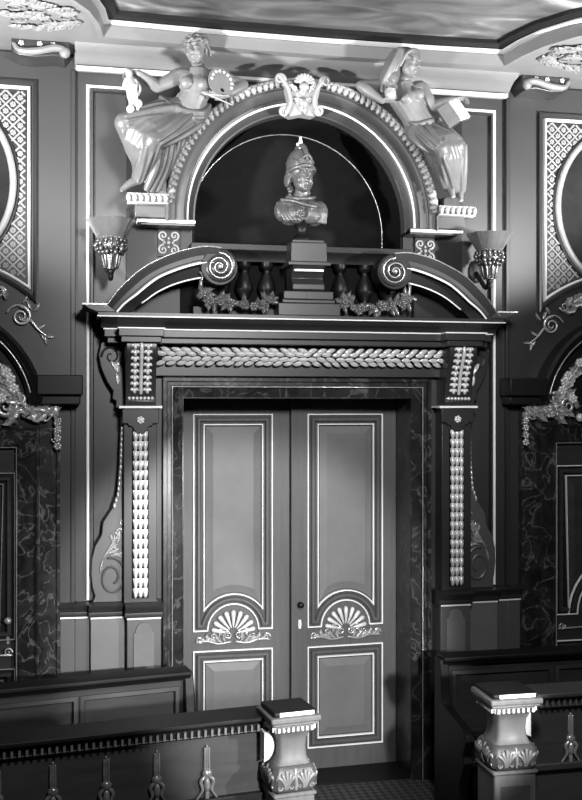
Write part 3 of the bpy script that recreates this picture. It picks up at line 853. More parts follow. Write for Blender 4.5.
def hand(b, wrist, d, nrm, L, curl=.5, thumb=1):
    """wrist point, direction of the fingers, palm normal (fingers curl towards it), hand length"""
    d = V(d).normalized(); nrm = V(nrm); nrm = (nrm - d * nrm.dot(d)).normalized(); sd = d.cross(nrm)
    rot = Matrix((sd, d, nrm)).transposed()
    pl = L * .52; pw = L * .235
    b.ell(wrist + d * pl * .52, (pw, pl * .58, L * .085), rot, 12, 8)
    b.tube([wrist - d * L * .12, wrist + d * pl * .3], [L * .12, L * .13], 8)
    for k, ln in zip((-1.5, -.5, .5, 1.5), (.42, .50, .47, .36)):
        p = wrist + d * pl * .92 + sd * k * pw * .56
        q = [wrist + d * pl * .5 + sd * k * pw * .42, p]; a = 0.12; rr = [L * .05, L * .050]
        dd = (d + sd * k * .05).normalized()
        for f, r in ((.42, .046), (.33, .041), (.25, .036)):
            a += curl * (.75 if f == .42 else 1.0)
            p = p + (dd * math.cos(a) + nrm * math.sin(a)) * ln * L * f
            q.append(p); rr.append(L * r)
        b.tube(q, rr, 7)
    p = wrist + d * pl * .18 + sd * thumb * pw * .75
    q = [wrist + d * pl * .15 + sd * thumb * pw * .3, p]; dd = (d * .75 + sd * thumb * .6 + nrm * .35).normalized()
    p2 = p + dd * L * .2; p3 = p2 + (dd * .8 + nrm * .45 + d * .3).normalized() * L * .17
    b.tube(q + [p2, p3], [L * .075, L * .068, L * .052, L * .042], 8)

def limb(b, pts, rad, n=4, seg=12): b.tube(smooth_path(pts, n), smooth_vals(rad, n) if len(pts) > 2 else rad, seg)

def folds(b, axis, radii, phis, r, seg=8, tw=0.0, amp=.0):
    """soft ridges lying along a limb, each with its own length and weight"""
    A = smooth_path(axis, 5); Rr = smooth_vals(radii, 5) if len(axis) > 2 else radii
    n = len(A)
    for q, ph in enumerate(phis):
        pts = []; rad = []
        t0 = (.0, .18, .05, .3, .1)[q % 5]; t1 = (1, .9, 1, .8, 1)[(q * 2) % 5]
        wgt = (1.25, .8, 1.1, .7, .95)[q % 5]
        for i, p in enumerate(A):
            t = i / (n - 1)
            if t < t0 or t > t1: continue
            dd = (A[min(i + 1, n - 1)] - A[max(0, i - 1)]).normalized()
            x, y = frame_of(dd)
            f = V((0, -1, 0)); f = f - dd * f.dot(dd)
            f = f.normalized() if f.length > .2 else x
            sdv = dd.cross(f)
            a = ph + tw * t + amp * math.sin(t * 5 + ph * 3)
            u = (t - t0) / (t1 - t0)
            w = r * wgt * (.55 + .75 * math.sin(PI * min(1, u * .85 + .12)))
            pts.append(p + (f * math.cos(a) + sdv * math.sin(a)) * (Rr[min(i, len(Rr) - 1)] - w * .35)); rad.append(w)
        if len(pts) > 2: b.tube(pts, rad, seg)

def statue_left():
    def J(x, y, Y): return at3(x, y, Y - .15 * max(0.0, min(1.0, (195 - y) / 135.0)))
    t = thing('allegorical_statue', 'seated bare-chested statue holding a painter\'s palette, on the arch beside the right-hand-turned sconce', 'statue', at3(150, 190, -.3), group='seated statues on the arch')
    t['label'] = "seated bare-headed statue with a painter's palette, reclining on the arch left of the cartouche"
    # joints
    pel = J(187, 110, -.27); wst = J(193, 98, -.275); chs = J(198, 84, -.27); nb = J(199, 71, -.265)
    sl = J(180, 76, -.28); sr = J(217, 77, -.245); hd = J(196, 50, -.29)
    el = J(157, 87, -.33); wl = J(139, 73.5, -.37)
    er = J(243, 85, -.25); wr = J(224, 95.5, -.34)
    hl = pel + V((-.05, -.01, -.01)); hr = pel + V((.03, .01, -.04))
    k1 = J(124, 123, -.42); a1 = J(143, 170, -.30)
    k2 = J(152, 140, -.47); a2 = J(137, 180, -.33)
    b = MB()
    b.ell(pel, (.120, .085, .08)); b.ell(wst.lerp(pel, .35), (.105, .075, .08))
    limb(b, [pel, wst, chs, chs.lerp(nb, .6)], [.105, .088, .100, .075], 4, 16)
    b.ell(chs + V((0, 0, -.005)), (.122, .078, .09)); b.ell(chs.lerp(nb, .5), (.130, .058, .042))
    for p in ((186.5, 82.5), (203.5, 84)):
        q = J(p[0], p[1], -.345); b.ell(q, (.042, .036, .040)); b.ell(q + V((-.004, -.032, -.003)), (.006, .006, .006), None, 6, 5)
    limb(b, [chs.lerp(nb, .75), nb + V((0, 0, .01)), hd + V((.01, .02, -.06))], [.05, .040, .040])
    R = Matrix.Rotation(-.5, 3, 'Z') @ Matrix.Rotation(.12, 3, 'X') @ Matrix.Rotation(-.08, 3, 'Y')
    head_prims(b, hd, R, .95)
    limb(b, [chs + V((-.05, 0, .03)), sl, sl.lerp(el, .5), el], [.055, .050, .043, .035]); limb(b, [el, el.lerp(wl, .35), wl], [.035, .037, .023])
    limb(b, [chs + V((.05, 0, .03)), sr, sr.lerp(er, .5), er], [.055, .050, .043, .035]); limb(b, [er, er.lerp(wr, .35), wr], [.035, .037, .023])
    hand(b, wl, (-1, -.1, .12), (-.2, -.2, -1), .125, .55, -1)
    hand(b, wr, (-1, -.15, .05), (0, .75, .6), .12, .5, 1)
    for a, q in ((a1, J(137, 176, -.34)), (a2, J(122, 189.5, -.40))):
        limb(b, [a.lerp(pel, .1), a], [.036, .027]); limb(b, [a, a.lerp(q, .5) + V((0, 0, .006)), q], [.028, .024, .014])
        dirf = (q - a).normalized()
        for i in range(5):
            o = V((.0, -.010 + .006 * i, 0)); b.tube([q + o - dirf * .02, q + o + dirf * (.014 - .002 * i)], [.007, .006], 6)
    b.build('body', 'statue', t, remesh=.0042, smooth=2)
    # hair with fillet
    b = MB(); Hh = lambda x, y, z: hd + R @ (V((x, y, z)) * .95)
    b.ell(Hh(0, .03, .045), (.072, .080, .062), R, 14, 9); b.ell(Hh(0, .10, .01), (.034, .034, .032), R)
    random.seed(8)
    for k in range(26):
        a = -2.6 + 5.2 * k / 25
        b.ell(Hh(.072 * math.sin(a), .02 - .085 * math.cos(a), .050 + .008 * math.sin(k * 2.1)), (.015, .015, .013))
        b.ell(Hh(.062 * math.sin(a), .03 - .07 * math.cos(a), .078 + .006 * math.cos(k * 1.7)), (.013, .013, .011))
    for sg in (-1, 1):
        for k in range(4): b.ell(Hh(sg * .07, .03 + .012 * k, .02 - .016 * k), (.014, .018, .014))
    b.build('hair', 'hair', t, remesh=.004, smooth=1)
    # drapery
    b = MB()
    b.ell(pel + V((0, 0, -.03)), (.125, .10, .075)); b.ell(pel + V((.0, .08, -.035)), (.09, .08, .06)); 
    limb(b, [hl, hl.lerp(k1, .5), k1], [.085, .076, .060]); limb(b, [hr, hr.lerp(k2, .5), k2], [.085, .078, .060])
    h1 = a1.lerp(k1, .06); h2 = a2.lerp(k2, .05)
    limb(b, [k1, k1.lerp(h1, .4), h1], [.060, .056, .045]); limb(b, [k2, k2.lerp(h2, .4), h2], [.060, .056, .042])
    for f in (.25, .5, .75):   # cloth stretched between the legs
        limb(b, [hl.lerp(hr, f), k1.lerp(k2, f) + V((0, .015, -.005)), h1.lerp(h2, f) + V((0, .02, .01))], [.075, .055, .04])
    # waist roll
    rp = [J(161, 98, -.30), J(172, 106, -.36), J(187, 111, -.365), J(203, 112, -.33), J(209, 106, -.26)]
    b.tube(smooth_path(rp, 5), .019, 8); b.tube(smooth_path([p + V((.0, .005, -.03)) for p in rp], 5), .017, 8)
    ph = [-1.25, -.6, .0, .65, 1.3]
    folds(b, [hl, hl.lerp(k1, .5), k1], [.086, .078, .062], ph, .014, tw=.5, amp=.06)
    folds(b, [hr, hr.lerp(k2, .5), k2], [.086, .079, .062], ph, .014, tw=-.5, amp=.06)
    folds(b, [k1, k1.lerp(h1, .5), h1], [.061, .053, .046], [-1.2, -.4, .5], .013, tw=.4, amp=.08)
    folds(b, [k2, k2.lerp(h2, .5), h2], [.061, .053, .044], [-1.2, -.5, .2, .9], .013, tw=-.4, amp=.08)
    # falling tail on the far side
    for k, (x0, y0, x1, y1) in enumerate([(158, 146, 147, 188), (166, 138, 152, 189), (172, 130, 158, 189), (180, 124, 164, 178), (188, 118, 169, 165)]):
        b.tube(smooth_path([J(x0, y0, -.40 + .03 * k), J((x0 + x1) / 2 + 3, (y0 + y1) / 2, -.38 + .03 * k), J(x1, y1, -.34 + .02 * k)], 4), [.034, .033, .030, .030, .028, .027, .026, .025, .022], 8)
    b.build('drapery', 'cloth', t, remesh=.0045, smooth=5)
    # necklace
    b = MB(); c0 = nb.lerp(chs, .18)
    b.tube([c0 + V((.04 * math.cos(a), -.045 + .03 * math.sin(a) * 0 - .012 * math.sin(a), .006 - .016 * math.sin(a))) for a in [PI * k / 10 for k in range(11)]], .004, 6); b.build('necklace', 'hair', t)
    # palette
    pc = J(221.5, 82.5, -.385); p = thing('painter_palette', 'round paint palette with pale dabs in the arm of the left-hand statue', 'palette', pc + V((0, 0, -.1)))
    rot = Matrix.Rotation(-.5, 3, 'Y') @ Matrix.Rotation(.25, 3, 'Z')
    def PL(x, z, y=0): return pc + rot @ V((x, y, z))
    n = 36; vs = []; fs = []
    outl = []
    for i in range(n):
        a = 2 * PI * i / n; rx = .082 * (1 - .22 * math.exp(-((a - 4.3) ** 2) / .12)); outl.append((rx * math.cos(a), 1.12 * rx * math.sin(a)))
    hole = [(-.02 + .014 * math.cos(2 * PI * i / n), -.045 + .014 * math.sin(2 * PI * i / n)) for i in range(n)]
    for y in (-.006, .006):
        vs += [PL(x, z, y) for x, z in outl] + [PL(x, z, y) for x, z in hole]
    for i in range(n):
        j = (i + 1) % n
        fs += [(i, j, n + j, n + i), (2 * n + i, 3 * n + i, 3 * n + j, 2 * n + j), (i, 2 * n + i, 2 * n + j, j), (n + i, n + j, 3 * n + j, 3 * n + i)]
    b = MB(); b.add(vs, fs); b.build('board', 'statue', p)
    for i in range(9):
        a = -.9 + i * .42; b = MB(); b.ell(PL(.063 * math.cos(a), .07 * math.sin(a), -.009), (.0085, .005, .0085), rot, 8, 6); b.build('paint_dab', 'page', p)
    for k, (x, y) in enumerate([(232, 108), (229, 99), (234, 102)][:2]):
        b = MB(); st = J(203 + 2 * k, 92 + 2 * k, -.41); en = J(x, y - 3, -.40)
        b.tube([en, en.lerp(st, .85), st], [.0045, .006, .003], 6)
        tag(b.build('paint_brush', 'pale'), ('lower' if k == 0 else 'upper') + " of two thin paint brushes in the palette statue's hand", 'paint brush', 'paint brushes held by the statue')
    # statuette in the raised hand
    q = J(133, 92, -.40); z0 = J(134, 112, -.40)
    sroot = thing('statuette', 'small pale figurine dangling from the raised hand of the palette statue', 'figurine', z0)
    b = MB()
    b.tube(smooth_path([J(130, 80, -.40), J(131, 88, -.405), J(132, 97, -.40), J(134, 104, -.40)]), [.030, .034, .036, .038, .036, .034, .032, .032, .03, .03, .028, .026, .024], 10)
    b.ell(J(129, 73, -.405), (.024, .024, .028)); limb(b, [J(126, 79, -.41), J(124, 86, -.42), J(128, 90, -.44)], [.012, .011, .009]); limb(b, [J(135, 80, -.41), J(140, 88, -.42), J(138, 95, -.43)], [.012, .011, .009])
    for sx in (-3, 4): limb(b, [J(133 + sx * .5, 98, -.41), J(134 + sx, 105, -.41), J(134 + sx, 109, -.42)], [.018, .014, .012])
    for k in range(5): b.tube(smooth_path([J(127 + 2.4 * k, 84, -.435), J(128 + 2.2 * k, 94, -.44), J(130 + 2 * k, 104, -.43)]), .006, 6)
    b.build('figure', 'pale', sroot, remesh=.004, smooth=1)
    for fx, fy in ((130.5, 109), (138.5, 103.5)):
        b = MB(); b.ell(J(fx, fy, -.43), (.023, .016, .025)); b.build('foot', 'page', sroot)

def statue_right():
    def J(x, y, Y): return at3(x, y, Y - .15 * max(0.0, min(1.0, (195 - y) / 135.0)))
    t = thing('allegorical_statue', 'veiled bare-chested statue with an open book, reclining on the arch right of the cartouche', 'statue', at3(450, 200, -.3), group='seated statues on the arch')
    pel = J(421, 127, -.27); wst = J(414, 114, -.275); chs = J(405, 98, -.27); nb = J(402, 84, -.265)
    sl = J(385, 86, -.27); sr = J(420, 88, -.255); hd = J(407, 64, -.30)
    el = J(361, 86, -.31); wl = J(382, 100.5, -.38)
    er = J(434, 107, -.31); wr = J(453, 99.5, -.36)
    k1 = J(457, 146, -.40); a1 = J(459, 191, -.28); k2 = J(441, 149, -.45); a2 = J(450, 187, -.31)
    hl = pel + V((-.03, -.01, -.03)); hr = pel + V((.05, 0, -.01))
    b = MB()
    b.ell(pel, (.10, .08, .08)); limb(b, [pel, wst, chs, chs.lerp(nb, .6)], [.105, .090, .100, .075], 4, 16)
    b.ell(chs, (.120, .078, .09)); b.ell(chs.lerp(nb, .5), (.125, .058, .042))
    for p in ((406, 98), (418, 94.5)):
        q = J(p[0], p[1], -.345); b.ell(q, (.042, .036, .040)); b.ell(q + V((.004, -.032, -.003)), .006, None, 6, 5)
    limb(b, [chs.lerp(nb, .75), nb + V((0, 0, .01)), hd + V((-.01, .02, -.06))], [.05, .040, .040])
    R = Matrix.Rotation(.62, 3, 'Z') @ Matrix.Rotation(.15, 3, 'X') @ Matrix.Rotation(.06, 3, 'Y')
    head_prims(b, hd, R, .95)
    limb(b, [chs + V((-.05, 0, .03)), sl, sl.lerp(el, .5), el], [.055, .050, .043, .035]); limb(b, [el, el.lerp(wl, .35), wl], [.035, .037, .023])
    limb(b, [chs + V((.04, 0, .03)), sr, sr.lerp(er, .5), er], [.055, .050, .043, .035]); limb(b, [er, er.lerp(wr, .35), wr], [.035, .037, .023])
    hand(b, wl, (1, -.2, -.05), (0, .15, 1), .12, .5, 1)
    hand(b, wr, (1, -.15, .12), (.1, -.2, -1), .12, .4, 1)
    for a, q in ((a1, J(461, 200, -.34)), (a2, J(453, 196, -.36))):
        limb(b, [a.lerp(pel, .1), a], [.036, .027]); limb(b, [a, a.lerp(q, .5) + V((0, 0, .006)), q], [.028, .024, .014])
        dirf = (q - a).normalized()
        for i in range(5):
            o = V((-.012 + .006 * i, 0, 0)); b.tube([q + o - dirf * .02, q + o + dirf * (.014 - .002 * i)], [.007, .006], 6)
    b.build('body', 'statue', t, remesh=.0042, smooth=2)
    # veil
    Hh = lambda x, y, z: hd + R @ (V((x, y, z)) * .95)
    b = MB(); b.ell(Hh(0, .030, .040), (.079, .090, .072), R, 16, 10)
    b.tube(smooth_path([Hh(-.072, -.005, -.03), Hh(-.069, -.035, .045), Hh(-.032, -.058, .082), Hh(.032, -.058, .082), Hh(.069, -.035, .045), Hh(.070, -.0, -.02)], 5), .012, 8)
    b.tube([Hh(-.06, .05, .02), Hh(-.07, .06, -.05), Hh(-.09, .05, -.12)], [.05, .055, .055], 10)
    for k in range(8):
        f = k / 7
        p0 = J(398 + 7 * f, 50 + 2 * f, -.36 + .04 * f); p1 = J(390 + 8 * f, 66, -.355 + .03 * f); p2 = J(382 + 10 * f, 82, -.335 + .02 * f); p3 = J(381 + 13 * f, 92 + 4 * f - (4 if k > 5 else 0), -.34)
        b.tube(smooth_path([q5 + V((0, -.018, 0)) for q5 in (p0, p1, p2, p3)], 4), .011 if k % 2 else .015, 7)
    b.tube(smooth_path([J(396, 55, -.30), J(389, 72, -.30), J(382, 90, -.29)], 4), [.04, .045, .048, .05, .05, .05, .048, .045, .04], 10)
    b.build('veil', 'cloth', t, remesh=.004, smooth=1)
    b = MB()
    b.ell(pel + V((.01, 0, -.03)), (.115, .10, .08)); b.ell(pel + V((.02, .08, -.03)), (.085, .08, .06))
    h1 = a1.lerp(k1, .02); h2 = a2.lerp(k2, .02)
    limb(b, [hr, hr.lerp(k1, .5), k1], [.085, .074, .058]); limb(b, [hl, hl.lerp(k2, .5), k2], [.085, .078, .060])
    limb(b, [k1, k1.lerp(h1, .4), h1], [.058, .052, .042]); limb(b, [k2, k2.lerp(h2, .4), h2], [.060, .056, .045])
    for f in (.2, .4, .6, .8): limb(b, [hl.lerp(hr, f), k2.lerp(k1, f) + V((0, .008, 0)), h2.lerp(h1, f) + V((0, .01, 0))], [.078, .058, .045])
    rp = [J(408, 121, -.30), J(417, 124, -.355), J(428, 121, -.355), J(440, 119, -.30)]
    b.tube(smooth_path(rp, 5), .018, 8); b.tube(smooth_path([p + V((.01, .005, -.03)) for p in rp], 5), .016, 8)
    ph = [-1.25, -.6, .0, .65, 1.3]
    folds(b, [hr, hr.lerp(k1, .5), k1], [.086, .076, .060], ph, .014, tw=-.5, amp=.06)
    folds(b, [hl, hl.lerp(k2, .5), k2], [.086, .079, .062], ph, .014, tw=.5, amp=.06)
    folds(b, [k1, k1.lerp(h1, .5), h1], [.059, .051, .043], [-1.1, -.3, .6], .013, tw=.3, amp=.08)
    folds(b, [k2, k2.lerp(h2, .5), h2], [.061, .056, .046], [-1.2, -.4, .4, 1.1], .013, tw=-.3, amp=.08)
    for k, (x0, y0, x1, y1) in enumerate([(436, 152, 444, 186), (430, 144, 440, 178), (424, 138, 436, 170)]):
        b.tube(smooth_path([J(x0, y0, -.40 + .03 * k), J((x0 + x1) / 2 - 1, (y0 + y1) / 2, -.38 + .03 * k), J(x1, y1, -.34 + .02 * k)], 4), [.034, .033, .030, .030, .028, .027, .026, .025, .022], 8)
    b.build('drapery', 'cloth', t, remesh=.0045, smooth=5)
    # ball in the hand
    b = MB(); c = J(390.5, 94, -.405); b.lathe([(.006, -.034), (.024, -.03), (.034, -.012), (.035, .008), (.028, .026), (.030, .030), (.018, .036), (.002, .037)], c, 18)
    tag(b.build('covered_cup', 'pale'), "small round covered cup in the hand of the veiled statue", 'cup')
    # book
    c = J(454, 112, -.40)
    k = thing('open_book', "open book with white pages on the veiled statue's knee", 'book', J(454, 124, -.40))
    rot = Matrix.Rotation(-.5, 3, 'Y') @ Matrix.Rotation(-.3, 3, 'X')
    def half(sg, y0, y1, tilt, L, W):
        rr = rot @ Matrix.Rotation(tilt, 3, 'Z')
        vs = []
        for yy in (y0, y1):
            for x, z in ((0, -L), (sg * W, -L), (sg * W, L), (0, L)): vs.append(c + rr @ V((x, yy, z)))
        return vs, [(0, 1, 2, 3), (7, 6, 5, 4), (0, 4, 5, 1), (1, 5, 6, 2), (2, 6, 7, 3), (3, 7, 4, 0)]
    b = MB()
    for sg, tl in ((-1, -.35), (1, .35)): b.add(*half(sg, .0, .008, tl, .078, .088))
    b.build('cover', 'wood_mid', k)
    for sg, tl in ((-1, -.35), (1, .35)):
        b = MB(); b.add(*half(sg, -.018, -.001, tl, .072, .080)); b.build('page_block', 'page' if sg > 0 else 'statue', k)

# ------------------------------------------------------------------- arch
def archway():
    ZC = 3.77
    t = thing('arch_molding', 'round arch molding with pale leaf border framing the bust niche', 'arch', (0, -.1, 3.7))
    path = [(-.91, 3.72)] + arc(0, ZC, .91, PI, 0, 56) + [(.91, 3.72)]
    # right-of-travel is inward: negative a goes towards the centre
    prof = [(0, -.003), (0, -.205), (-.018, -.215), (-.022, -.19), (-.06, -.185), (-.062, -.17), (-.085, -.165), (-.12, -.17), (-.125, -.15), (-.15, -.135), (-.165, -.12), (-.19, -.08), (-.20, -.08), (-.205, .0), (-.205, .01), (-.1, .01)]
    prof[-2:] = [(-.205, -.003)]
    b = MB(); b.sweep(path, prof, 0); ar = b.build('archivolt', 'arch', t, angle=30)
    b = MB(); b.sweep([(-.765, 3.72)] + arc(0, ZC, .765, PI, 0, 56) + [(.765, 3.72)], bead(.017, .018), -.122); b.build('gold_line', 'line', t)
    b = MB(); b.sweep(arc(0, ZC, .900, PI * .975, PI * .025, 56), bead(.022, .012), -.205)
    n = 62
    for i in range(n):
        a = PI * .03 + (PI * .94) * (i + .5) / n
        if abs(a - PI / 2) < .12: continue
        dx, dz = math.cos(a), math.sin(a)
        p = lambda r, y: (dx * r, y, ZC + dz * r)
        b.tube([p(.897, -.205), p(.882, -.208), p(.868, -.200)], [.0185, .0195, .015], 8)
    b.sweep(arc(0, ZC, .900, PI * .975, PI * .025, 56), rectprof(-.030, .004, 0, -.006), -.196)
    b.build('leaf_border', 'pale', t)
    for s in (-1, 1):
        X = lambda a, c: tuple(sorted((s * a, s * c)))
        b = MB(); x0, x1 = X(.89, 1.10); b.box(x0, x1, -.19, -.003, 3.74, 3.822)
        x0, x1 = X(.89, 1.145); b.box(x0, x1, -.25, -.003, 3.822, 3.876); b.build('ear', 'arch', t, bevel=.004)
        b = MB(); x0, x1 = X(.895, 1.15)
        b.box(x0, x1, -.257, -.2, 3.864, 3.880)
        for k in range(7):
            xx = s * (.91 + .0385 * k); b.tube([(xx, -0.251, 3.862), (xx, -0.256, 3.850), (xx, -0.251, 3.838)], [.017, .018, .014], 7)
        b.box(x0, x1, -.253, -.2, 3.818, 3.826)
        b.build('ear_leaf_border', 'pale', t)
        b = MB(); x0, x1 = X(.72, 1.085); b.box(x0, x1, -.195, -.05, 3.712, 3.728); b.build('ear_gold_line', 'line', t)
        b = MB(); x0, x1 = X(.72, 1.06); b.box(x0, x1, -.17, -.003, 3.70, 3.74); b.build('ear_soffit', 'trimwall', t)
    b = MB()
    for (xa, ya, xb, yb, Y) in [(147, 179, 166, 193, -.2), (442, 198, 459, 207, -.2)]:
        p, q = at(xa, ya, Y), at(xb, yb, Y)
        b.box(p[0], q[0], -.24 if xa < 300 else -.24, -.05, 3.876, p[1])
    b.build('seat_block', 'arch', t, bevel=.003)
    # cartouche
    k = thing('cartouche', 'pale shell-topped carved cartouche at the crown of the arch', 'cartouche', (0, -.2, 4.45))
    Y = -.25
    def P(x, y): q = at(x, y, Y); return (q[0], q[1])
    b = MB()
    shield = [(285, 82), (290, 79), (297, 88), (302, 89), (308, 88), (317, 80), (322, 83), (318, 100), (319, 113), (313, 116), (302, 114), (291, 116), (285, 113), (289, 100)]
    b.prism([P(*p) for p in shield], -.25, -.15)
    b.build('shield', 'pale', k, bevel=.012)
    b = MB()
    for (x, y, r, a0, sg) in [(279.5, 79.5, .033, 0, 1), (325, 82.5, .033, PI, -1), (284, 112.5, .030, PI / 2, 1), (317.5, 112, .030, PI / 2, -1)]:
        X, Z = P(x, y); spiral(b, X, Z, r, 1.4, a0, sg, .014, Y - .012)
    for pts in ([(279, 76), (285, 84), (289, 93), (290, 103), (286, 113)], [(325, 79), (319, 86), (315, 94), (314, 104), (318, 113)]):
        b.tube(smooth_path([V((P(*p)[0], Y - .012, P(*p)[1])) for p in pts]), .015, 7)
    b.build('scrolled_edge', 'pale', k)
    b = MB(); cx, cz = P(304, 84)
    for i in range(9):
        a = PI * (i + .5) / 9
        b.tube([(cx + .02 * math.cos(a), Y - .01, cz + .02 * math.sin(a)), (cx + .058 * math.cos(a), Y - .02, cz + .052 * math.sin(a))], [.006, .013], 7)
    b.ell((cx, Y - .01, cz - .02), (.035, .02, .028)); b.build('shell', 'pale', k)
    b = MB(); random.seed(5)
    for (x, y, a) in [(303, 96, 1.57), (303, 104, 2.6), (303, 104, .5), (297, 92, 2.4), (309, 92, .8), (303, 104, 4.7)]:
        X, Z = P(x, y); leaf(b, X, Z, a, .075, .045, Y, .3, h=.025)
    b.ell((P(303, 104)[0], Y - .02, P(303, 104)[1]), (.026, .02, .026)); b.build('mask_leaf', 'gilt_dim', k)

def sconce(s, label):
    X, Y = s * 1.25, -.25
    t = thing('wall_sconce', label, 'sconce', (X, Y, 3.33), group='torch sconces beside the arch')
    # bowl with scalloped flare
    b = MB(); seg = 64; vs = []; n = 0
    prof = [(.074, 3.575), (.090, 3.60), (.108, 3.635), (.126, 3.67), (.148, 3.705), (.143, 3.705), (.120, 3.668), (.100, 3.632), (.084, 3.602), (.066, 3.585)]
    for r, z in prof:
        for k in range(seg):
            a = 2 * PI * k / seg; f = max(0, (z - 3.59) / .115)
            rr = r * (1 + (.015 + .045 * f) * abs(math.cos(5 * a)))
            zz = z - .005 * f * (1 - abs(math.cos(5 * a)))
            vs.append((X + rr * math.cos(a), Y + rr * math.sin(a), zz))
    m = len(prof)
    fs = [(i * seg + k, i * seg + (k + 1) % seg, (i + 1) * seg + (k + 1) % seg, (i + 1) * seg + k) for i in range(m - 1) for k in range(seg)] + [tuple(range(seg)), tuple(range((m - 1) * seg, m * seg))]
    b.add(vs, fs); b.build('bowl', 'metal', t)
    b = MB(); b.lathe([(.02, 3.495), (.055, 3.50), (.078, 3.53), (.082, 3.56), (.072, 3.585), (.02, 3.585)], (X, Y, 0), 32)
    random.seed(2)
    for k in range(16):
        a = 2 * PI * k / 16
        for z, r in ((3.572, .086), (3.55, .094), (3.525, .088), (3.505, .07)):
            aa = a + (.2 if z == 3.545 else 0)
            q = random.uniform(.008, .017); b.ell((X + r * math.cos(aa), Y + r * math.sin(aa), z + random.uniform(-.006, .006)), (q, q, q * 1.3), None, 6, 5)
    b.build('leaf_collar', 'metal_chased', t)
    b = MB(); b.lathe([(.012, 3.395), (.036, 3.40), (.040, 3.43), (.052, 3.475), (.056, 3.495), (.05, 3.50), (.01, 3.50)], (X, Y, 0), 20)
    for k in range(8):
        a = 2 * PI * k / 8; b.tube([(X + .04 * math.cos(a), Y + .04 * math.sin(a), 3.41), (X + .054 * math.cos(a), Y + .054 * math.sin(a), 3.485)], [.008, .013], 6)
    b.build('stem_cup', 'metal_chased', t)
    b = MB(); b.lathe([(.004, 3.335), (.014, 3.345), (.016, 3.36), (.008, 3.37), (.02, 3.38), (.022, 3.392), (.01, 3.398)], (X, Y, 0), 14)
    b.build('finial', 'hood', t)
    b = MB(); b.tube(smooth_path([(X, Y, 3.38), (X, Y + .06, 3.35), (X, Y + .14, 3.40), (X, -.004, 3.48)]), .016, 8); b.ell((X, -.012, 3.48), (.05, .012, .08)); b.build('wall_arm', 'hood', t)
    # lamp within
    b = MB(); b.ell((X, Y, 3.645), (.03, .03, .038), None, 14, 10)
    mt, nt, bs = new_mat('lit_bulb'); bs.inputs['Emission Color'].default_value = (1, 1, 1, 1); bs.inputs['Emission Strength'].default_value = 12; bs.inputs['Base Color'].default_value = g(.8)
    b.build('bulb', mt, t)
    ld = bpy.data.lights.new('sconce_lamp', 'POINT'); ld.energy = 5; ld.shadow_soft_size = .045
    lo = bpy.data.objects.new('sconce_lamp', ld); COL.objects.link(lo); lo.location = (X, Y - .02, 3.70)

def rosette_panel(s, label):
    x = s * .872; z = 3.61; 
    t = thing('scrollwork_plaque', label, 'plaque', (x, -.01, 3.52), group='carved panels under the arch ends')
    b = MB(); b.box(x - .073, x + .073, -.03, -.003, z - .09, z + .09); b.build('ground', 'hood', t, bevel=.003)
    b = MB()
    for sx in (-1, 1):
        for sz in (-1, 1):
            spiral(b, x + sx * .036, z + sz * .046, .032, 1.3, -sz * PI / 2, sx * sz, .009, -.034, tmin=.7)
    b.ell((x, -.036, z), (.014, .012, .014))
    for a in (0, PI / 2, PI, -PI / 2): b.ell((x + .028 * math.cos(a), -.034, z + .028 * math.sin(a)), (.010, .008, .010))
    b.build('scrollwork', 'lattice', t)

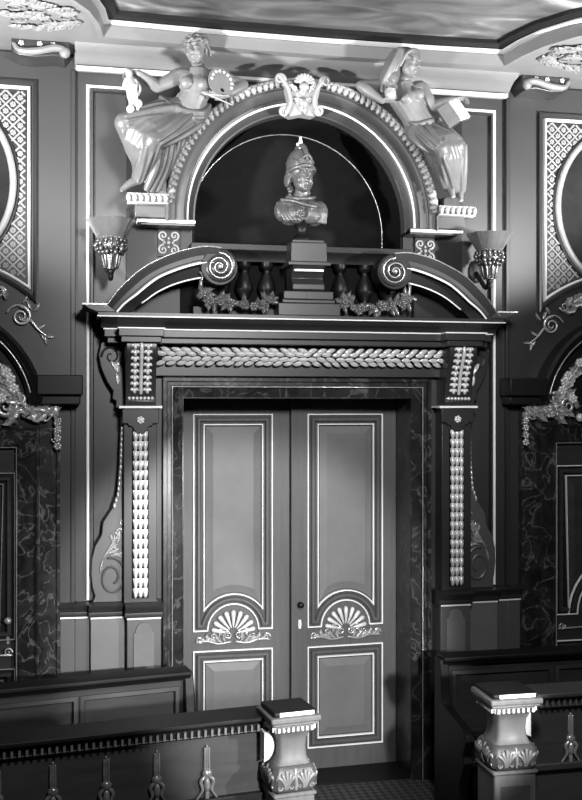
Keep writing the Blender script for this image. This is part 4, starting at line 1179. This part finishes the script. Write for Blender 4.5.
# -------------------------------------------------------- lattice + portrait
def lattice_panel(s, label, label_oval):
    cx, zc = s * 2.34, 2.50; YF = -.025
    xi, xo = s * 1.705, s * (2.34 * 2 - 1.705)
    t = thing('lattice_panel', label, 'panel', (cx, YF - .02, 3.2), group='lattice panels above the side doors')
    hw = .635; ztop = 4.60; R = .945
    a = math.acos(hw / R)
    def outline(o):
        h = hw - o; r = R + o; aa = math.acos(h / r)
        return [(cx - h, ztop - o), (cx + h, ztop - o)] + arc(cx, zc, r, aa, PI - aa, 28)
    b = MB(); b.sweep(outline(0), [(.0, 0), (.0, -.03), (-.012, -.035), (-.022, -.02), (-.03, -.02), (-.03, 0)], YF, closed=True); b.build('outer_molding', 'trimwall', t)
    b = MB(); b.sweep(outline(.045), [(.009, 0), (.009, -.03), (0, -.040), (-.009, -.03), (-.009, 0)], YF, closed=True); b.build('pale_frame', 'line', t)
    b = MB(); b.prism(outline(.05), YF - .008, YF - .001); gnd = b.build('ground', 'lattice_bg', t)
    inner = outline(.085)
    oz = 3.955; A, B = .492, .56
    def inside(x, z):
        if abs(x - cx) > hw - .066 or z > ztop - .066: return False
        if z < zc or math.hypot(x - cx, z - zc) < R + .066: return False
        if ((x - cx) / (A + .042)) ** 2 + ((z - oz) / (B + .042)) ** 2 < 1: return False
        return True
    bu = MB(); bl = MB(); pitch = .088
    x0 = xi + s * .100    # lattice starts at the near edge
    w = .0075
    N = 18
    for dirn in (1, -1):
        for i in range(-30, 44):
            # line z = dirn*(x-cx)+k
            k = ztop + i * pitch - 1.0
            seg = None; step = .006
            xx = cx - hw
            while xx < cx + hw:
                zz = dirn * (xx - x0) + k - 1.0
                ins = inside(xx, zz)
                if ins and seg is None: seg = (xx, zz)
                if (not ins) and seg is not None:
                    if xx - seg[0] > .02: (bu if zz > oz else bl).tube([(seg[0], YF - .013, seg[1]), (xx - step, YF - .013, zz - dirn * step)], w, 8, round_ends=False)
                    seg = None
                xx += step
    bu.build('lattice', 'lattice', t); bl.build('lattice', 'lattice', t)
    # rosettes in the diamonds
    src = None; cnt = 0
    sp = pitch / 2
    random.seed(12)
    cells = []
    for i in range(-30, 31):
        for j in range(-60, 61):
            if (i + j) % 2 == 0: continue
            x = x0 + i * sp; z = (ztop - 2.0) + j * sp
            if inside(x, z) and s * x < 2.35: cells.append((x, z))
    cells.sort(key=lambda c: abs(c[0] - xi))
    for x, z in cells[:98]:
        if src is None:
            b = MB(); flower(b, 0, 0, 0, .021, 6, .5); src = b.build('rosette', 'lattice', t, origin=(0, 0, 0))
            o = src
            for v2 in src.data.vertices: v2.co += ORI[t.name]
        else: o = dup(src, t)
        o.location = V((x, YF - .014, z)) - ORI[t.name]
    # oval picture
    u = thing('oval_portrait', label_oval, 'picture', (cx, YF - .03, oz - B), group='oval pictures in the lattice panels')
    el = [(cx + A * math.cos(2 * PI * k / 64), oz + B * math.sin(2 * PI * k / 64)) for k in range(64)]
    b = MB(); b.prism([(cx + (A - .01) * math.cos(2 * PI * k / 64), oz + (B - .01) * math.sin(2 * PI * k / 64)) for k in range(64)], YF - .02, YF - .009); b.build('canvas', 'portrait', u)
    b = MB(); b.sweep(el, [(-.022, 0), (-.022, -.022), (-.010, -.034), (.010, -.034), (.020, -.022), (.022, 0)], YF - .009, closed=True); b.build('frame', 'lattice', u)
    b = MB(); b.sweep([(cx + (A + .034) * math.cos(2 * PI * k / 64), oz + (B + .034) * math.sin(2 * PI * k / 64)) for k in range(64)], bead(.02, .015), YF - .009, closed=True); b.build('outer_rim', 'hood', u)

# --------------------------------------------------------------- side doors
def side_door(s, idx, label_hood, label_carve, label_scroll):
    cx, zc = s * 2.34, 2.50
    # casing
    b = MB(); x_out = 1.56
    path = [(s * 1.56, 0), (s * 1.56, 2.56), (s * 3.12, 2.56), (s * 3.12, 0)]
    sg = 1 if s > 0 else -1
    # a>0 is left of travel; for s>0 inward = right (negative)
    q = lambda lst: [(-sg * a, c) for a, c in lst]
    prof = q([(0, -.02), (0, -.085), (.02, -.085), (.025, -.07), (.125, -.07), (.13, -.085), (.15, -.085), (.155, -.07), (.245, -.06), (.25, -.065), (.275, -.055), (.275, -.0), (.2, -.0)])
    b.sweep(path, prof, 0); cs = struct(b.build('trim_%d' % (8 + idx), 'stone_side', angle=30))
    for o, w, mt in ((.140, .010, 'stone_side'), (.268, .006, 'gilt_dim')):
        b = MB(); b.sweep([(s * (1.56 + o), 0), (s * (1.56 + o), 2.56 - o), (s * (3.12 - o), 2.56 - o), (s * (3.12 - o), 0)], bead(w, .008), -.084 if o < .2 else -.06); b.build('bead', mt, cs)
    # door leaf
    hw = .50
    mats = ('hood', 'hood', 'hood')
    root, slab = door_leaf('door_%d' % idx, hw, .505, 2.13, 1.085, .2, .90, .34, 1 if s > 0 else 1, (cx - .505, -.03, 0), 0.0, with_knob=None, leafw=1.01, mats=('wood_panel', 'wood_dark', 'wood_panel'), frame_t=.008, lines='gilt_dim' if s < 0 else 'line')  # left door's gold lines dimmer: its lack of light is put into the colour
    if s < 0:
        k = MB(); kx = at(8, 620, -.035); k.lathe([(.017, 0), (.008, .012), (.009, .024), (.022, .034), (.014, .05), (.002, .052)], (0, 0, 0), 14)
        O = V((cx - .505, -.03, 0)); k.xform(lambda p: V((kx[0] - O.x + p.x, -p.z, kx[1] + p.y))); k.build('door_knob', 'gilt_dim', root)
        k = MB(); kz = at(7, 640, -.035)[1]; k.box(kx[0] - O.x - .008, kx[0] - O.x + .008, -.006, 0, kz - .025, kz + .025); k.build('keyhole_plate', 'gilt_dim', root)
    # hood
    t = thing('overdoor_hood', label_hood, 'door hood', (cx, -.08, 2.56), group='arched hoods over the side doors')
    b = MB(); pr = [(0, -.06), (0, -.17), (-.02, -.19), (-.05, -.175), (-.055, -.15), (-.09, -.12), (-.10, -.115), (-.10, -.027)]
    pr[0] = (0, -.027)
    b.sweep([(cx - .68, 2.63)] + arc(cx, zc, .69, PI - .19, .19, 40) + [(cx + .68, 2.63)], pr, 0); b.build('arch_molding', 'hood', t, angle=40)
    b = MB(); b.sweep(arc(cx, zc, .615, PI - .22, .22, 40), bead(.010, .010), -.14); b.build('gold_line', 'gilt_dim', t)
    b = MB(); b.sweep(arc(cx, zc, .52, PI - .25, .25, 40), [(.02, 0), (.02, -.04), (0, -.055), (-.02, -.04), (-.02, 0)], -.075); ia = b.build('inner_arch_molding', 'hood', t)
    b = MB(); b.sweep(arc(cx, zc, .52, PI - .25, .25, 40), bead(.008, .008), -.128); b.build('gold_line', 'gilt_dim', ia)
    b = MB(); b.prism([(cx - .6, 2.565)] + arc(cx, zc, .60, PI - .11, .11, 30) + [(cx + .6, 2.565)], -.08, -.027); b.build('tympanum', 'wood_dark', t)
    for e in (-1, 1):
        b = MB(); x0, x1 = sorted((cx + e * .64, cx + e * .92)); b.box(x0, x1, -.20, -.027, 2.62, 2.745); b.box(x0 + .015, x1 - .015, -.16, -.027, 2.56, 2.62); b.build('end_block', 'hood', t, bevel=.008)
    # carving in the tympanum and over the casing: mirrored halves
    Y = -.095
    c = thing('overdoor_carving', label_carve, 'carving', (cx, Y, 2.4), group='gilded carvings over the side doors')
    def W(px): return [(x, z) for x, z in (at(a, d, Y) for a, d in px)]
    random.seed(31)
    # described on the right-hand door, in metres from its axis
    e_list = (-1,) if s > 0 else (1,)
    for e in (-1, 1):
        X = lambda u: cx + e * u
        b = MB()
        foliage_path(b, [(X(.76), 2.30), (X(.765), 2.44), (X(.755), 2.52)], Y, .055, 9)
        for k in range(4): flower(b, X(.765), Y - .02, 2.30 + .05 * k, .027, 6, .6)
        b.build('flower_drop', 'gilt_dim', c)
        b = MB()
        spiral(b, X(.735), 2.53, .05, 1.4, PI / 2, e, .018, Y - .015)
        foliage_path(b, [(X(.73), 2.52), (X(.64), 2.50), (X(.56), 2.53), (X(.5), 2.50)], Y, .10, 12, h=.03)
        for k in range(5): leaf(b, X(.72 - .04 * k), 2.48, PI / 2 - e * .5, .10, .045, Y - .01, -e * .6, h=.03)
        spiral(b, X(.45), 2.55, .065, 1.5, 0, -e, .02, Y - .02); spiral(b, X(.54), 2.60, .045, 1.3, 2, e, .016, Y - .02)
        foliage_path(b, [(X(.56), 2.56), (X(.48), 2.64), (X(.44), 2.74), (X(.34), 2.83), (X(.2), 2.88)], Y, .11, 20, h=.03)
        b.build('scroll_foliage', 'gilt_dim', c)
        for k, (u, z) in enumerate([(.50, 2.66), (.455, 2.76), (.37, 2.85), (.27, 2.90), (.42, 2.60), (.48, 2.72)]):
            b = MB(); flower(b, X(u), Y - .035, z, .036, 6, .6); b.build('blossom', 'gilt', c)
        b = MB(); b.ell((X(.36), Y - .02, 2.47), (.03, .025, .03)); b.build('bud', 'gilt', c)
    # scrolls on the wall above the hood
    wc = thing('wall_scroll', label_scroll, 'scroll carving', (cx, -.04, 3.0), group='wall scrolls above the hoods')
    for e in (-1, 1):
        X = lambda u: cx + e * u
        b = MB(); Yw = -.045
        spiral(b, X(.54), 3.115, .062, 1.7, PI / 2, -e, .012, Yw)
        spiral(b, X(.54), 3.115, .088, .8, PI * .9 if e > 0 else PI * .1, -e, .007, Yw)
        b.tube(smooth_path([(X(.60), Yw, 3.09), (X(.65), Yw, 3.03), (X(.70), Yw, 2.99)]), [.010] * 4 + [.008] * 4 + [.004], 6)
        for k, (u, z, a) in enumerate([(.64, 3.04, .4), (.66, 3.02, -1.2), (.69, 2.995, -.2), (.69, 3.0, -1.6), (.60, 3.16, 1.9), (.62, 3.15, .8), (.55, 3.20, .9)]):
            leaf(b, X(u), z, a if e > 0 else PI - a, .065, .022, Yw + .01, .3 * e, h=.012)
        foliage_path(b, [(X(.46), 3.21), (X(.36), 3.29), (X(.25), 3.30), (X(.1), 3.34)], Yw + .005, .10, 12, h=.025)
        b.build('scroll', 'gilt_dim', wc)

def corbel(s, label):
    Y = -.2
    x0, x1 = s * 1.50, s * 1.83
    t = thing('scroll_corbel', label, 'corbel', (s * 1.665, -.1, 4.695), group='scroll corbels under the ceiling')
    b = MB(); X = lambda u: s * u
    outl = [(X(1.50), 4.74), (X(1.53), 4.7), (X(1.60), 4.71), (X(1.70), 4.695), (X(1.80), 4.7), (X(1.85), 4.725), (X(1.85), 4.80), (X(1.50), 4.80)]
    b.prism(outl, -.22, -.027); b.build('block', 'trimwall', t, bevel=.006)
    b = MB(); b.tube(smooth_path([(X(1.54), -.235, 4.75), (X(1.60), -.24, 4.75), (X(1.70), -.24, 4.725), (X(1.80), -.235, 4.725), (X(1.835), -.23, 4.765)]), [.018, .02, .022, .022, .022, .022, .022, .022, .022, .022, .020, .02, .018, .016, .015, .014, .012], 8)
    b.ell((X(1.53), -.23, 4.73), (.035, .03, .035)); b.build('roll', 'ceil_trim', t)
    for u in (1.60, 1.68, 1.79): b = MB(); flower(b, X(u), -.225, 4.775, .02, 5, .6); b.build('rosette', 'gilt_dim', t)
    # carved spandrel on the soffit
    k = thing('carved_spandrel', label.replace('scroll corbel', 'pale openwork carving').replace('under', 'on the underside of'), 'carving', (s * 1.85, -.7, 4.78), group='carved ceiling corners')
    b = MB(); random.seed(41)
    f = lambda u, v2: (s * u, v2)
    foliage_path(b, [f(1.45, -.62), f(1.52, -.56), f(1.62, -.50), f(1.78, -.46)], 0, .085, 14, h=.012)
    foliage_path(b, [f(1.45, -.74), f(1.55, -.78), f(1.66, -.84), f(1.80, -.88)], 0, .085, 14, h=.012)
    foliage_path(b, [f(1.60, -.66), f(1.72, -.68), f(1.85, -.66)], 0, .08, 10, h=.012)
    for u, v2, r, sg in ((1.52, -.66, .05, 1), (1.63, -.58, .05, -1), (1.66, -.74, .055, 1), (1.80, -.58, .055, -1), (1.80, -.76, .06, 1)):
        spiral(b, s * u, v2, r, 1.6, 0, sg * s, .009, -.008)
    b.xform(lambda p: V((p.x, p.z, 4.797 + p.y)))
    b.build('scrollwork', 'soffit', k)
    return t

# ------------------------------------------------------------------- pews
def bench(root, x_in, x_out, sgn, H=.98):
    """local: x from inner end 0 to length (direction sgn), back at y~0, seat towards -y"""
    L = abs(x_out - x_in); X = lambda u: sgn * u
    bx = lambda b, u0, u1, *r: b.box(min(X(u0), X(u1)), max(X(u0), X(u1)), *r)
    b = MB(); bx(b, .03, L, -.02, .04, .02, H - .05); b.build('back_board', 'wood_panel', root)
    b = MB(); pr = [(.05, H - .06), (-.045, H - .06), (-.05, H - .045), (-.075, H - .025), (-.075, H - .005), (-.06, H), (.07, H), (.07, H - .02)]
    b.prism_x(pr, min(X(-.01), X(L)), max(X(-.01), X(L))); b.build('top_rail', 'wood_dark', root, bevel=.004)
    # stiles and panels
    n = 3; u0 = .05
    w = (L - .1) / n
    for i in range(n):
        a, c = u0 + i * w + .03, u0 + (i + 1) * w - .03
        xs = sorted((X(a), X(c)))
        b = MB(); b.sweep([(xs[0], .5), (xs[0], H - .12), (xs[1], H - .12), (xs[1], .5)], [(.022, 0), (.022, -.012), (0, -.02), (-.008, -.004), (-.008, 0)], -.02, closed=True); b.build('panel_molding', 'wood_panel', root)
    b = MB(); bx(b, .02, L, -.46, .02, .42, .46); b.build('seat', 'wood_dark', root, bevel=.006)
    b = MB(); bx(b, .05, L, -.40, -.37, .02, .42); b.build('seat_front', 'wood_dark', root)
    # shaped end panel
    prof = [(.06, 0), (.06, H - .02), (-.04, H - .02), (-.06, H - .10), (-.075, H - .22), (-.10, H - .28), (-.19, H - .31), (-.28, H - .32), (-.40, H - .34), (-.47, H - .36), (-.49, H - .40), (-.46, H - .44), (-.43, H - .5), (-.45, .44), (-.43, .40), (-.38, .30), (-.40, .15), (-.46, .06), (-.46, 0)]
    b = MB(); b.prism_x(prof, min(X(-.03), X(.03)), max(X(-.03), X(.03))); b.build('end_panel', 'wood_dark', root, bevel=.008)
    b = MB(); b.tube([(X(0), -.055, H - .30), (X(0), -.06, H - .23)], [.02, .012], 8); b.ell((X(0), -.075, H - .295), (.034, .03, .02)); b.build('end_scroll', 'wood_mid', root)
    return

def drop_ornament(root, x, zt, y, mat):
    b = MB()
    for k in (-.010, .010): b.tube([(x + k, y - .012, zt), (x + k, y - .012, zt - .10)], [.0055, .0065], 6)
    b.tube([(x, y - .010, zt + .012), (x, y - .010, zt - .10)], .006, 6)
    b.ell((x, y - .014, zt - .115), (.026, .016, .022))
    b.build('drop_ornament', mat, root) 
    o = b = MB()
    for k in (-1, 1):
        b.tube(smooth_path([(x + k * .008, y - .014, zt - .125), (x + k * .030, y - .018, zt - .15), (x + k * .022, y - .016, zt - .19), (x + k * .05, y - .012, zt - .235)]), [.010] * 5 + [.009] * 4 + [.006] * 4, 6)
    b.ell((x, y - .018, zt - .165), (.016, .014, .034)); b.tube([(x, y - .014, zt - .19), (x, y - .012, zt - .25)], [.010, .013], 6)
    b.build('drop_foliage', mat, root)

def stall_front(root, L, sgn, drops, H=1.10, matp='wood_panel', mdrop='garland', mrail='wood_dark', mdent='newel'):
    X = lambda u: sgn * u
    bx = lambda b, u0, u1, *r: b.box(min(X(u0), X(u1)), max(X(u0), X(u1)), *r)
    b = MB(); bx(b, 0, L, -.03, .03, .02, H - .08); b.build('front_panel', matp, root)
    pr = [(.06, H - .085), (-.05, H - .085), (-.055, H - .07), (-.06, H - .035), (-.095, H - .02), (-.095, H), (.10, H)]
    b = MB(); b.prism_x(pr, min(X(0), X(L)), max(X(0), X(L))); b.build('top_rail', mrail, root, bevel=.004)
    n = int(L / .032); b = MB(); bx(b, .01, L, -.054, -.05, H - .076, H - .036)
    for i in range(n):
        u = .02 + i * .032; bx(b, u, u + .011, -.072, -.05, H - .072, H - .040)
    b.build('dentil_row', mdent, root)
    for u in drops: drop_ornament(root, X(u), .965, -.03, mdrop)
    b = MB(); bx(b, 0, L, -.06, .0, .70, .735); bx(b, 0, L, -.05, .0, .02, .12); b.build('lower_rail', mrail, root, bevel=.005)

def newel(root, w, lit):
    """local: centred on x=0, front at -y"""
    h = w / 2; d = h
    q = lambda b, a, z0, z1, dx=0: b.box(-a, a, -a, a, z0, z1)
    b = MB(); q(b, h * .92, .0, .775); q(b, h * 1.0, .755, .775); base = b.build('base_block', 'newel', root, bevel=.012)
    b = MB(); b.box(-h * .66, h * .66, -h * .925, -h * .9, .2, .70); b.build('sunk_panel', 'wood_mid', base)
    # swelling carved band
    b = MB(); n = 7; prof = [(h * .86, .775), (h * 1.0, .79), (h * 1.06, .83), (h * 1.04, .86), (h * .94, .885), (h * .84, .897)]
    vs = []
    for a, z in prof:
        c = a * .78
        vs += [(-c, -a, z), (c, -a, z), (a, -c, z), (a, c, z), (c, a, z), (-c, a, z), (-a, c, z), (-a, -c, z)]
    fs = [(i * 8 + k, i * 8 + (k + 1) % 8, (i + 1) * 8 + (k + 1) % 8, (i + 1) * 8 + k) for i in range(len(prof) - 1) for k in range(8)] + [tuple(range(8)), tuple(range(8 * len(prof) - 8, 8 * len(prof)))]
    b.add(vs, fs); bd = b.build('swelling_band', 'wood_mid', root, bevel=.003)
    b = MB()
    for face in range(4):
        m = MB()
        for k in (-1, 1):
            cx = k * h * .42
            for q2 in (-2, -1, 0, 1, 2):
                e = q2 * h * .155; zt = .880 - abs(q2) * .012
                pts = [(cx + q2 * h * .03, -h * .965, .793), (cx + q2 * h * .05, -h * 1.03, .820), (cx + e * .8, -h * 1.055, .845), (cx + e * 1.25, -h * 1.0, zt), (cx + e * 1.45, -h * .985, zt - .010)]
                m.tube(smooth_path(pts, 3), [.004, .0045, .005, .006, .0065, .007, .008, .0085, .009, .009, .008, .007, .005], 6)
            spiral(m, cx + k * h * .30, .806, .012, 1.2, 0, k, .0045, -h * 1.01)
            spiral(m, cx - k * h * .24, .806, .010, 1.2, PI, -k, .004, -h * 1.01)
        m.tube([(0, -h * .97, .795), (0, -h * 1.04, .83), (0, -h * .92, .880)], .010, 6)
        R = Matrix.Rotation(face * PI / 2, 3, 'Z'); m.xform(lambda p: R @ p)
        b.v, b.f = b.v, b.f; b.add(m.v, m.f)
    b.build('leaf_carving', 'newel_carve', bd)
    # concave shaft
    prof = [(h * .80, .895), (h * .74, .905), (h * .66, .93), (h * .63, .97), (h * .66, 1.01), (h * .78, 1.045), (h * .84, 1.052)]
    b = MB(); vs = []
    for a, z in prof:
        c = a * .80
        vs += [(-c, -a, z), (c, -a, z), (a, -c, z), (a, c, z), (c, a, z), (-c, a, z), (-a, c, z), (-a, -c, z)]
    fs = [(i * 8 + k, i * 8 + (k + 1) % 8, (i + 1) * 8 + (k + 1) % 8, (i + 1) * 8 + k) for i in range(len(prof) - 1) for k in range(8)] + [tuple(range(8)), tuple(range(8 * len(prof) - 8, 8 * len(prof)))]
    b.add(vs, fs); b.build('concave_shaft', 'newel', root, angle=50)
    # cap with dentils
    b = MB(); q(b, h * .90, 1.05, 1.085); q(b, h * 1.06, 1.085, 1.10); q(b, h * 1.14, 1.10, 1.128); cp = b.build('cap', 'newel', root, bevel=.007)
    b = MB(); n = 8; q(b, h * .89, 1.0565, 1.0795)
    for face in range(4):
        m = MB()
        for k in range(n):
            x = -h * .86 + (k + .5) * h * 1.72 / n; m.box(x - h * .05, x + h * .05, -h * 1.0, -h * .86, 1.058, 1.078)
        R = Matrix.Rotation(face * PI / 2, 3, 'Z'); m.xform(lambda p: R @ p); b.add(m.v, m.f)
    b.build('dentil_row', 'pale_trim', cp)
    e = -1 if lit == 'left' else 1
    b = MB(); b.prism([(e * .124, .905)] + [(e * (.124 - .050 * math.sin(PI * k / 14)), .973 - .068 * math.cos(PI * k / 14)) for k in range(15)], -.02, .05)
    b.build('lit_half_round', 'pale_trim', root, bevel=.004, label='pale half-round beside the waist, standing in for a lit face')  # light on the face beside the waist, built as a pale half-round
    b = MB(); q(b, h * .98, 1.128, 1.152); tp = b.build('top_slab', 'wood_dark', root, bevel=.008)
    b = MB(); b.box(-h * .72, h * .86, -h * 1.0, -h * .975, 1.131, 1.149); b.build('slab_edge', 'white', tp, label='pale edge strip of the top slab')

# ================================================================ assemble
setting()
door_leaf('door_1', .273, .38, 2.492, 1.008, .166, .867, .178, 1, (-.78, .31, 0), 0.0, leafw=.779)
door_leaf('door_2', .273, .38, 2.492, 1.008, .166, .867, .178, -1, (.775, .31, 0), math.radians(2.6), with_knob=.712, leafw=.772)
bpy.data.objects['door_1']['label'] = 'left leaf of the gold-lined double door, no knob'
bpy.data.objects['door_2']['label'] = 'right leaf of the gold-lined double door, with the black knob'
pilaster(-1, 'pilaster left of the double door with a bright leaf strip')
pilaster(1, 'pilaster right of the double door with a leaf strip in shade')
wing(-1, 'scroll-footed board on the left of the left pilaster, gilded acanthus above its volute')
wing(1, 'scroll-footed board on the right of the right pilaster, in shade')
entablature()
pediment(-1, 'left half of the broken pediment, curling to a volute beside the bust pedestal')
pediment(1, 'right half of the broken pediment, curling to a volute beside the bust pedestal')
garland(-1, 'gilded flower garland hanging from the left pediment volute')
garland(1, 'gilded flower garland hanging from the right pediment volute')
balustrade()
archway()
pedestal_and_bust()
statue_left()
statue_right()
sconce(-1, 'polished flared torch sconce left of the arch below the palette statue')
sconce(1, 'polished flared torch sconce right of the arch below the veiled statue')
rosette_panel(-1, 'small scrollwork panel under the left end of the arch')
rosette_panel(1, 'small scrollwork panel under the right end of the arch')
lattice_panel(-1, 'tall flowered lattice panel at the left edge of the photo', 'oval dark picture barely showing at the left edge of the photo')
lattice_panel(1, 'tall flowered lattice panel at the right edge of the photo', 'oval dark picture at the right edge of the photo')
side_door(-1, 3, 'dark arched hood over the left side door', 'gilded leafy carving over the left side door', 'gilded wall scroll between the left hood and lattice panel')
side_door(1, 4, 'dark arched hood over the right side door', 'gilded leafy carving over the right side door', 'gilded wall scroll between the right hood and lattice panel')
corbel(-1, 'scroll corbel under the left ceiling corner')
corbel(1, 'scroll corbel under the right ceiling corner')

r = thing('pew_bench', 'panelled wooden bench behind the left stall front, left of the door', 'bench', (-.811, -.55, 0), math.radians(9.5), group='benches against the wall')
bench(r, 0, 1.9, -1)
r = thing('pew_bench', 'dark wooden bench in shade behind the right newel post', 'bench', (.80, -.56, 0), 0.0, group='benches against the wall')
bench(r, 0, 2.2, 1)
rl = math.radians(7.4)
r = thing('stall_front', 'dark choir stall front with hanging gilt drops on the left of the left newel post', 'stall front', (-.58, -1.893, 0), rl, group='choir stall fronts')
stall_front(r, 1.9, -1, [.30, .535, .765, 1.0, 1.235, 1.46], H=1.10)
r = thing('stall_front', 'choir stall front on the right of the right newel post, one gilt drop showing', 'stall front', (.75, -1.82, 0), 0.0, group='choir stall fronts')
stall_front(r, 1.8, 1, [.265, .485, .705, .925], H=1.10, matp='wood_mid', mrail='wood_mid', mdrop='gilt_dim')
r = thing('newel_post', 'carved newel post with dark top slab standing before the left door leaf', 'newel post', (-.492, -2.0, 0), rl, group='stall newel posts')
newel(r, .212, 'left')
r = thing('newel_post', 'carved newel post with pale bright front before the right bench', 'newel post', (.632, -1.93, 0), 0.0, group='stall newel posts')
newel(r, .238, 'right')

# ================================================================== lights
def area(name, loc, target, size, energy, spot=None, blend=.5):
    if spot:
        ld = bpy.data.lights.new(name, 'SPOT'); ld.spot_size = spot; ld.spot_blend = blend; ld.shadow_soft_size = size
    else:
        ld = bpy.data.lights.new(name, 'AREA'); ld.shape = 'DISK'; ld.size = size
    ld.energy = energy
    o = bpy.data.objects.new(name, ld); COL.objects.link(o); o.location = loc
    o.rotation_euler = (V(target) - V(loc)).to_track_quat('-Z', 'Y').to_euler()
    return o
def bulb(name, loc, energy, r):
    ld = bpy.data.lights.new(name, 'POINT'); ld.energy = energy; ld.shadow_soft_size = r
    o = bpy.data.objects.new(name, ld); COL.objects.link(o); o.location = loc
area('flood_lamp', (.12, -6.2, 2.2), (-.36, 0, 1.0), .06, 1850, spot=math.radians(27), blend=.45)
area('side_lamp', (1.6, -3.9, 1.75), (-.6, -1.0, .95), .05, 620, spot=math.radians(35), blend=.4)
area('gallery_uplight', (-2.45, -2.0, 3.3), (-.80, 0, 5.4), .10, 1000, spot=math.radians(88), blend=.7)
area('gallery_uplight', (2.45, -2.0, 3.3), (.80, 0, 5.4), .10, 1000, spot=math.radians(88), blend=.7)
area('mid_band_fill', (-.2, -5.0, 4.0), (-.05, 0, 2.95), .25, 620, spot=math.radians(42), blend=.85)  # unseen fill added to brighten the entablature band, no fixture modelled
area('room_fill', (-.4, -5.0, 4.3), (-.1, 0, 2.9), .7, 135)  # unseen general fill added from the room side
w = bpy.data.worlds.new('world'); scene.world = w; w.use_nodes = True
w.node_tree.nodes['Background'].inputs['Color'].default_value = g(.5)
w.node_tree.nodes['Background'].inputs['Strength'].default_value = .04
scene.view_settings.exposure = 0.0
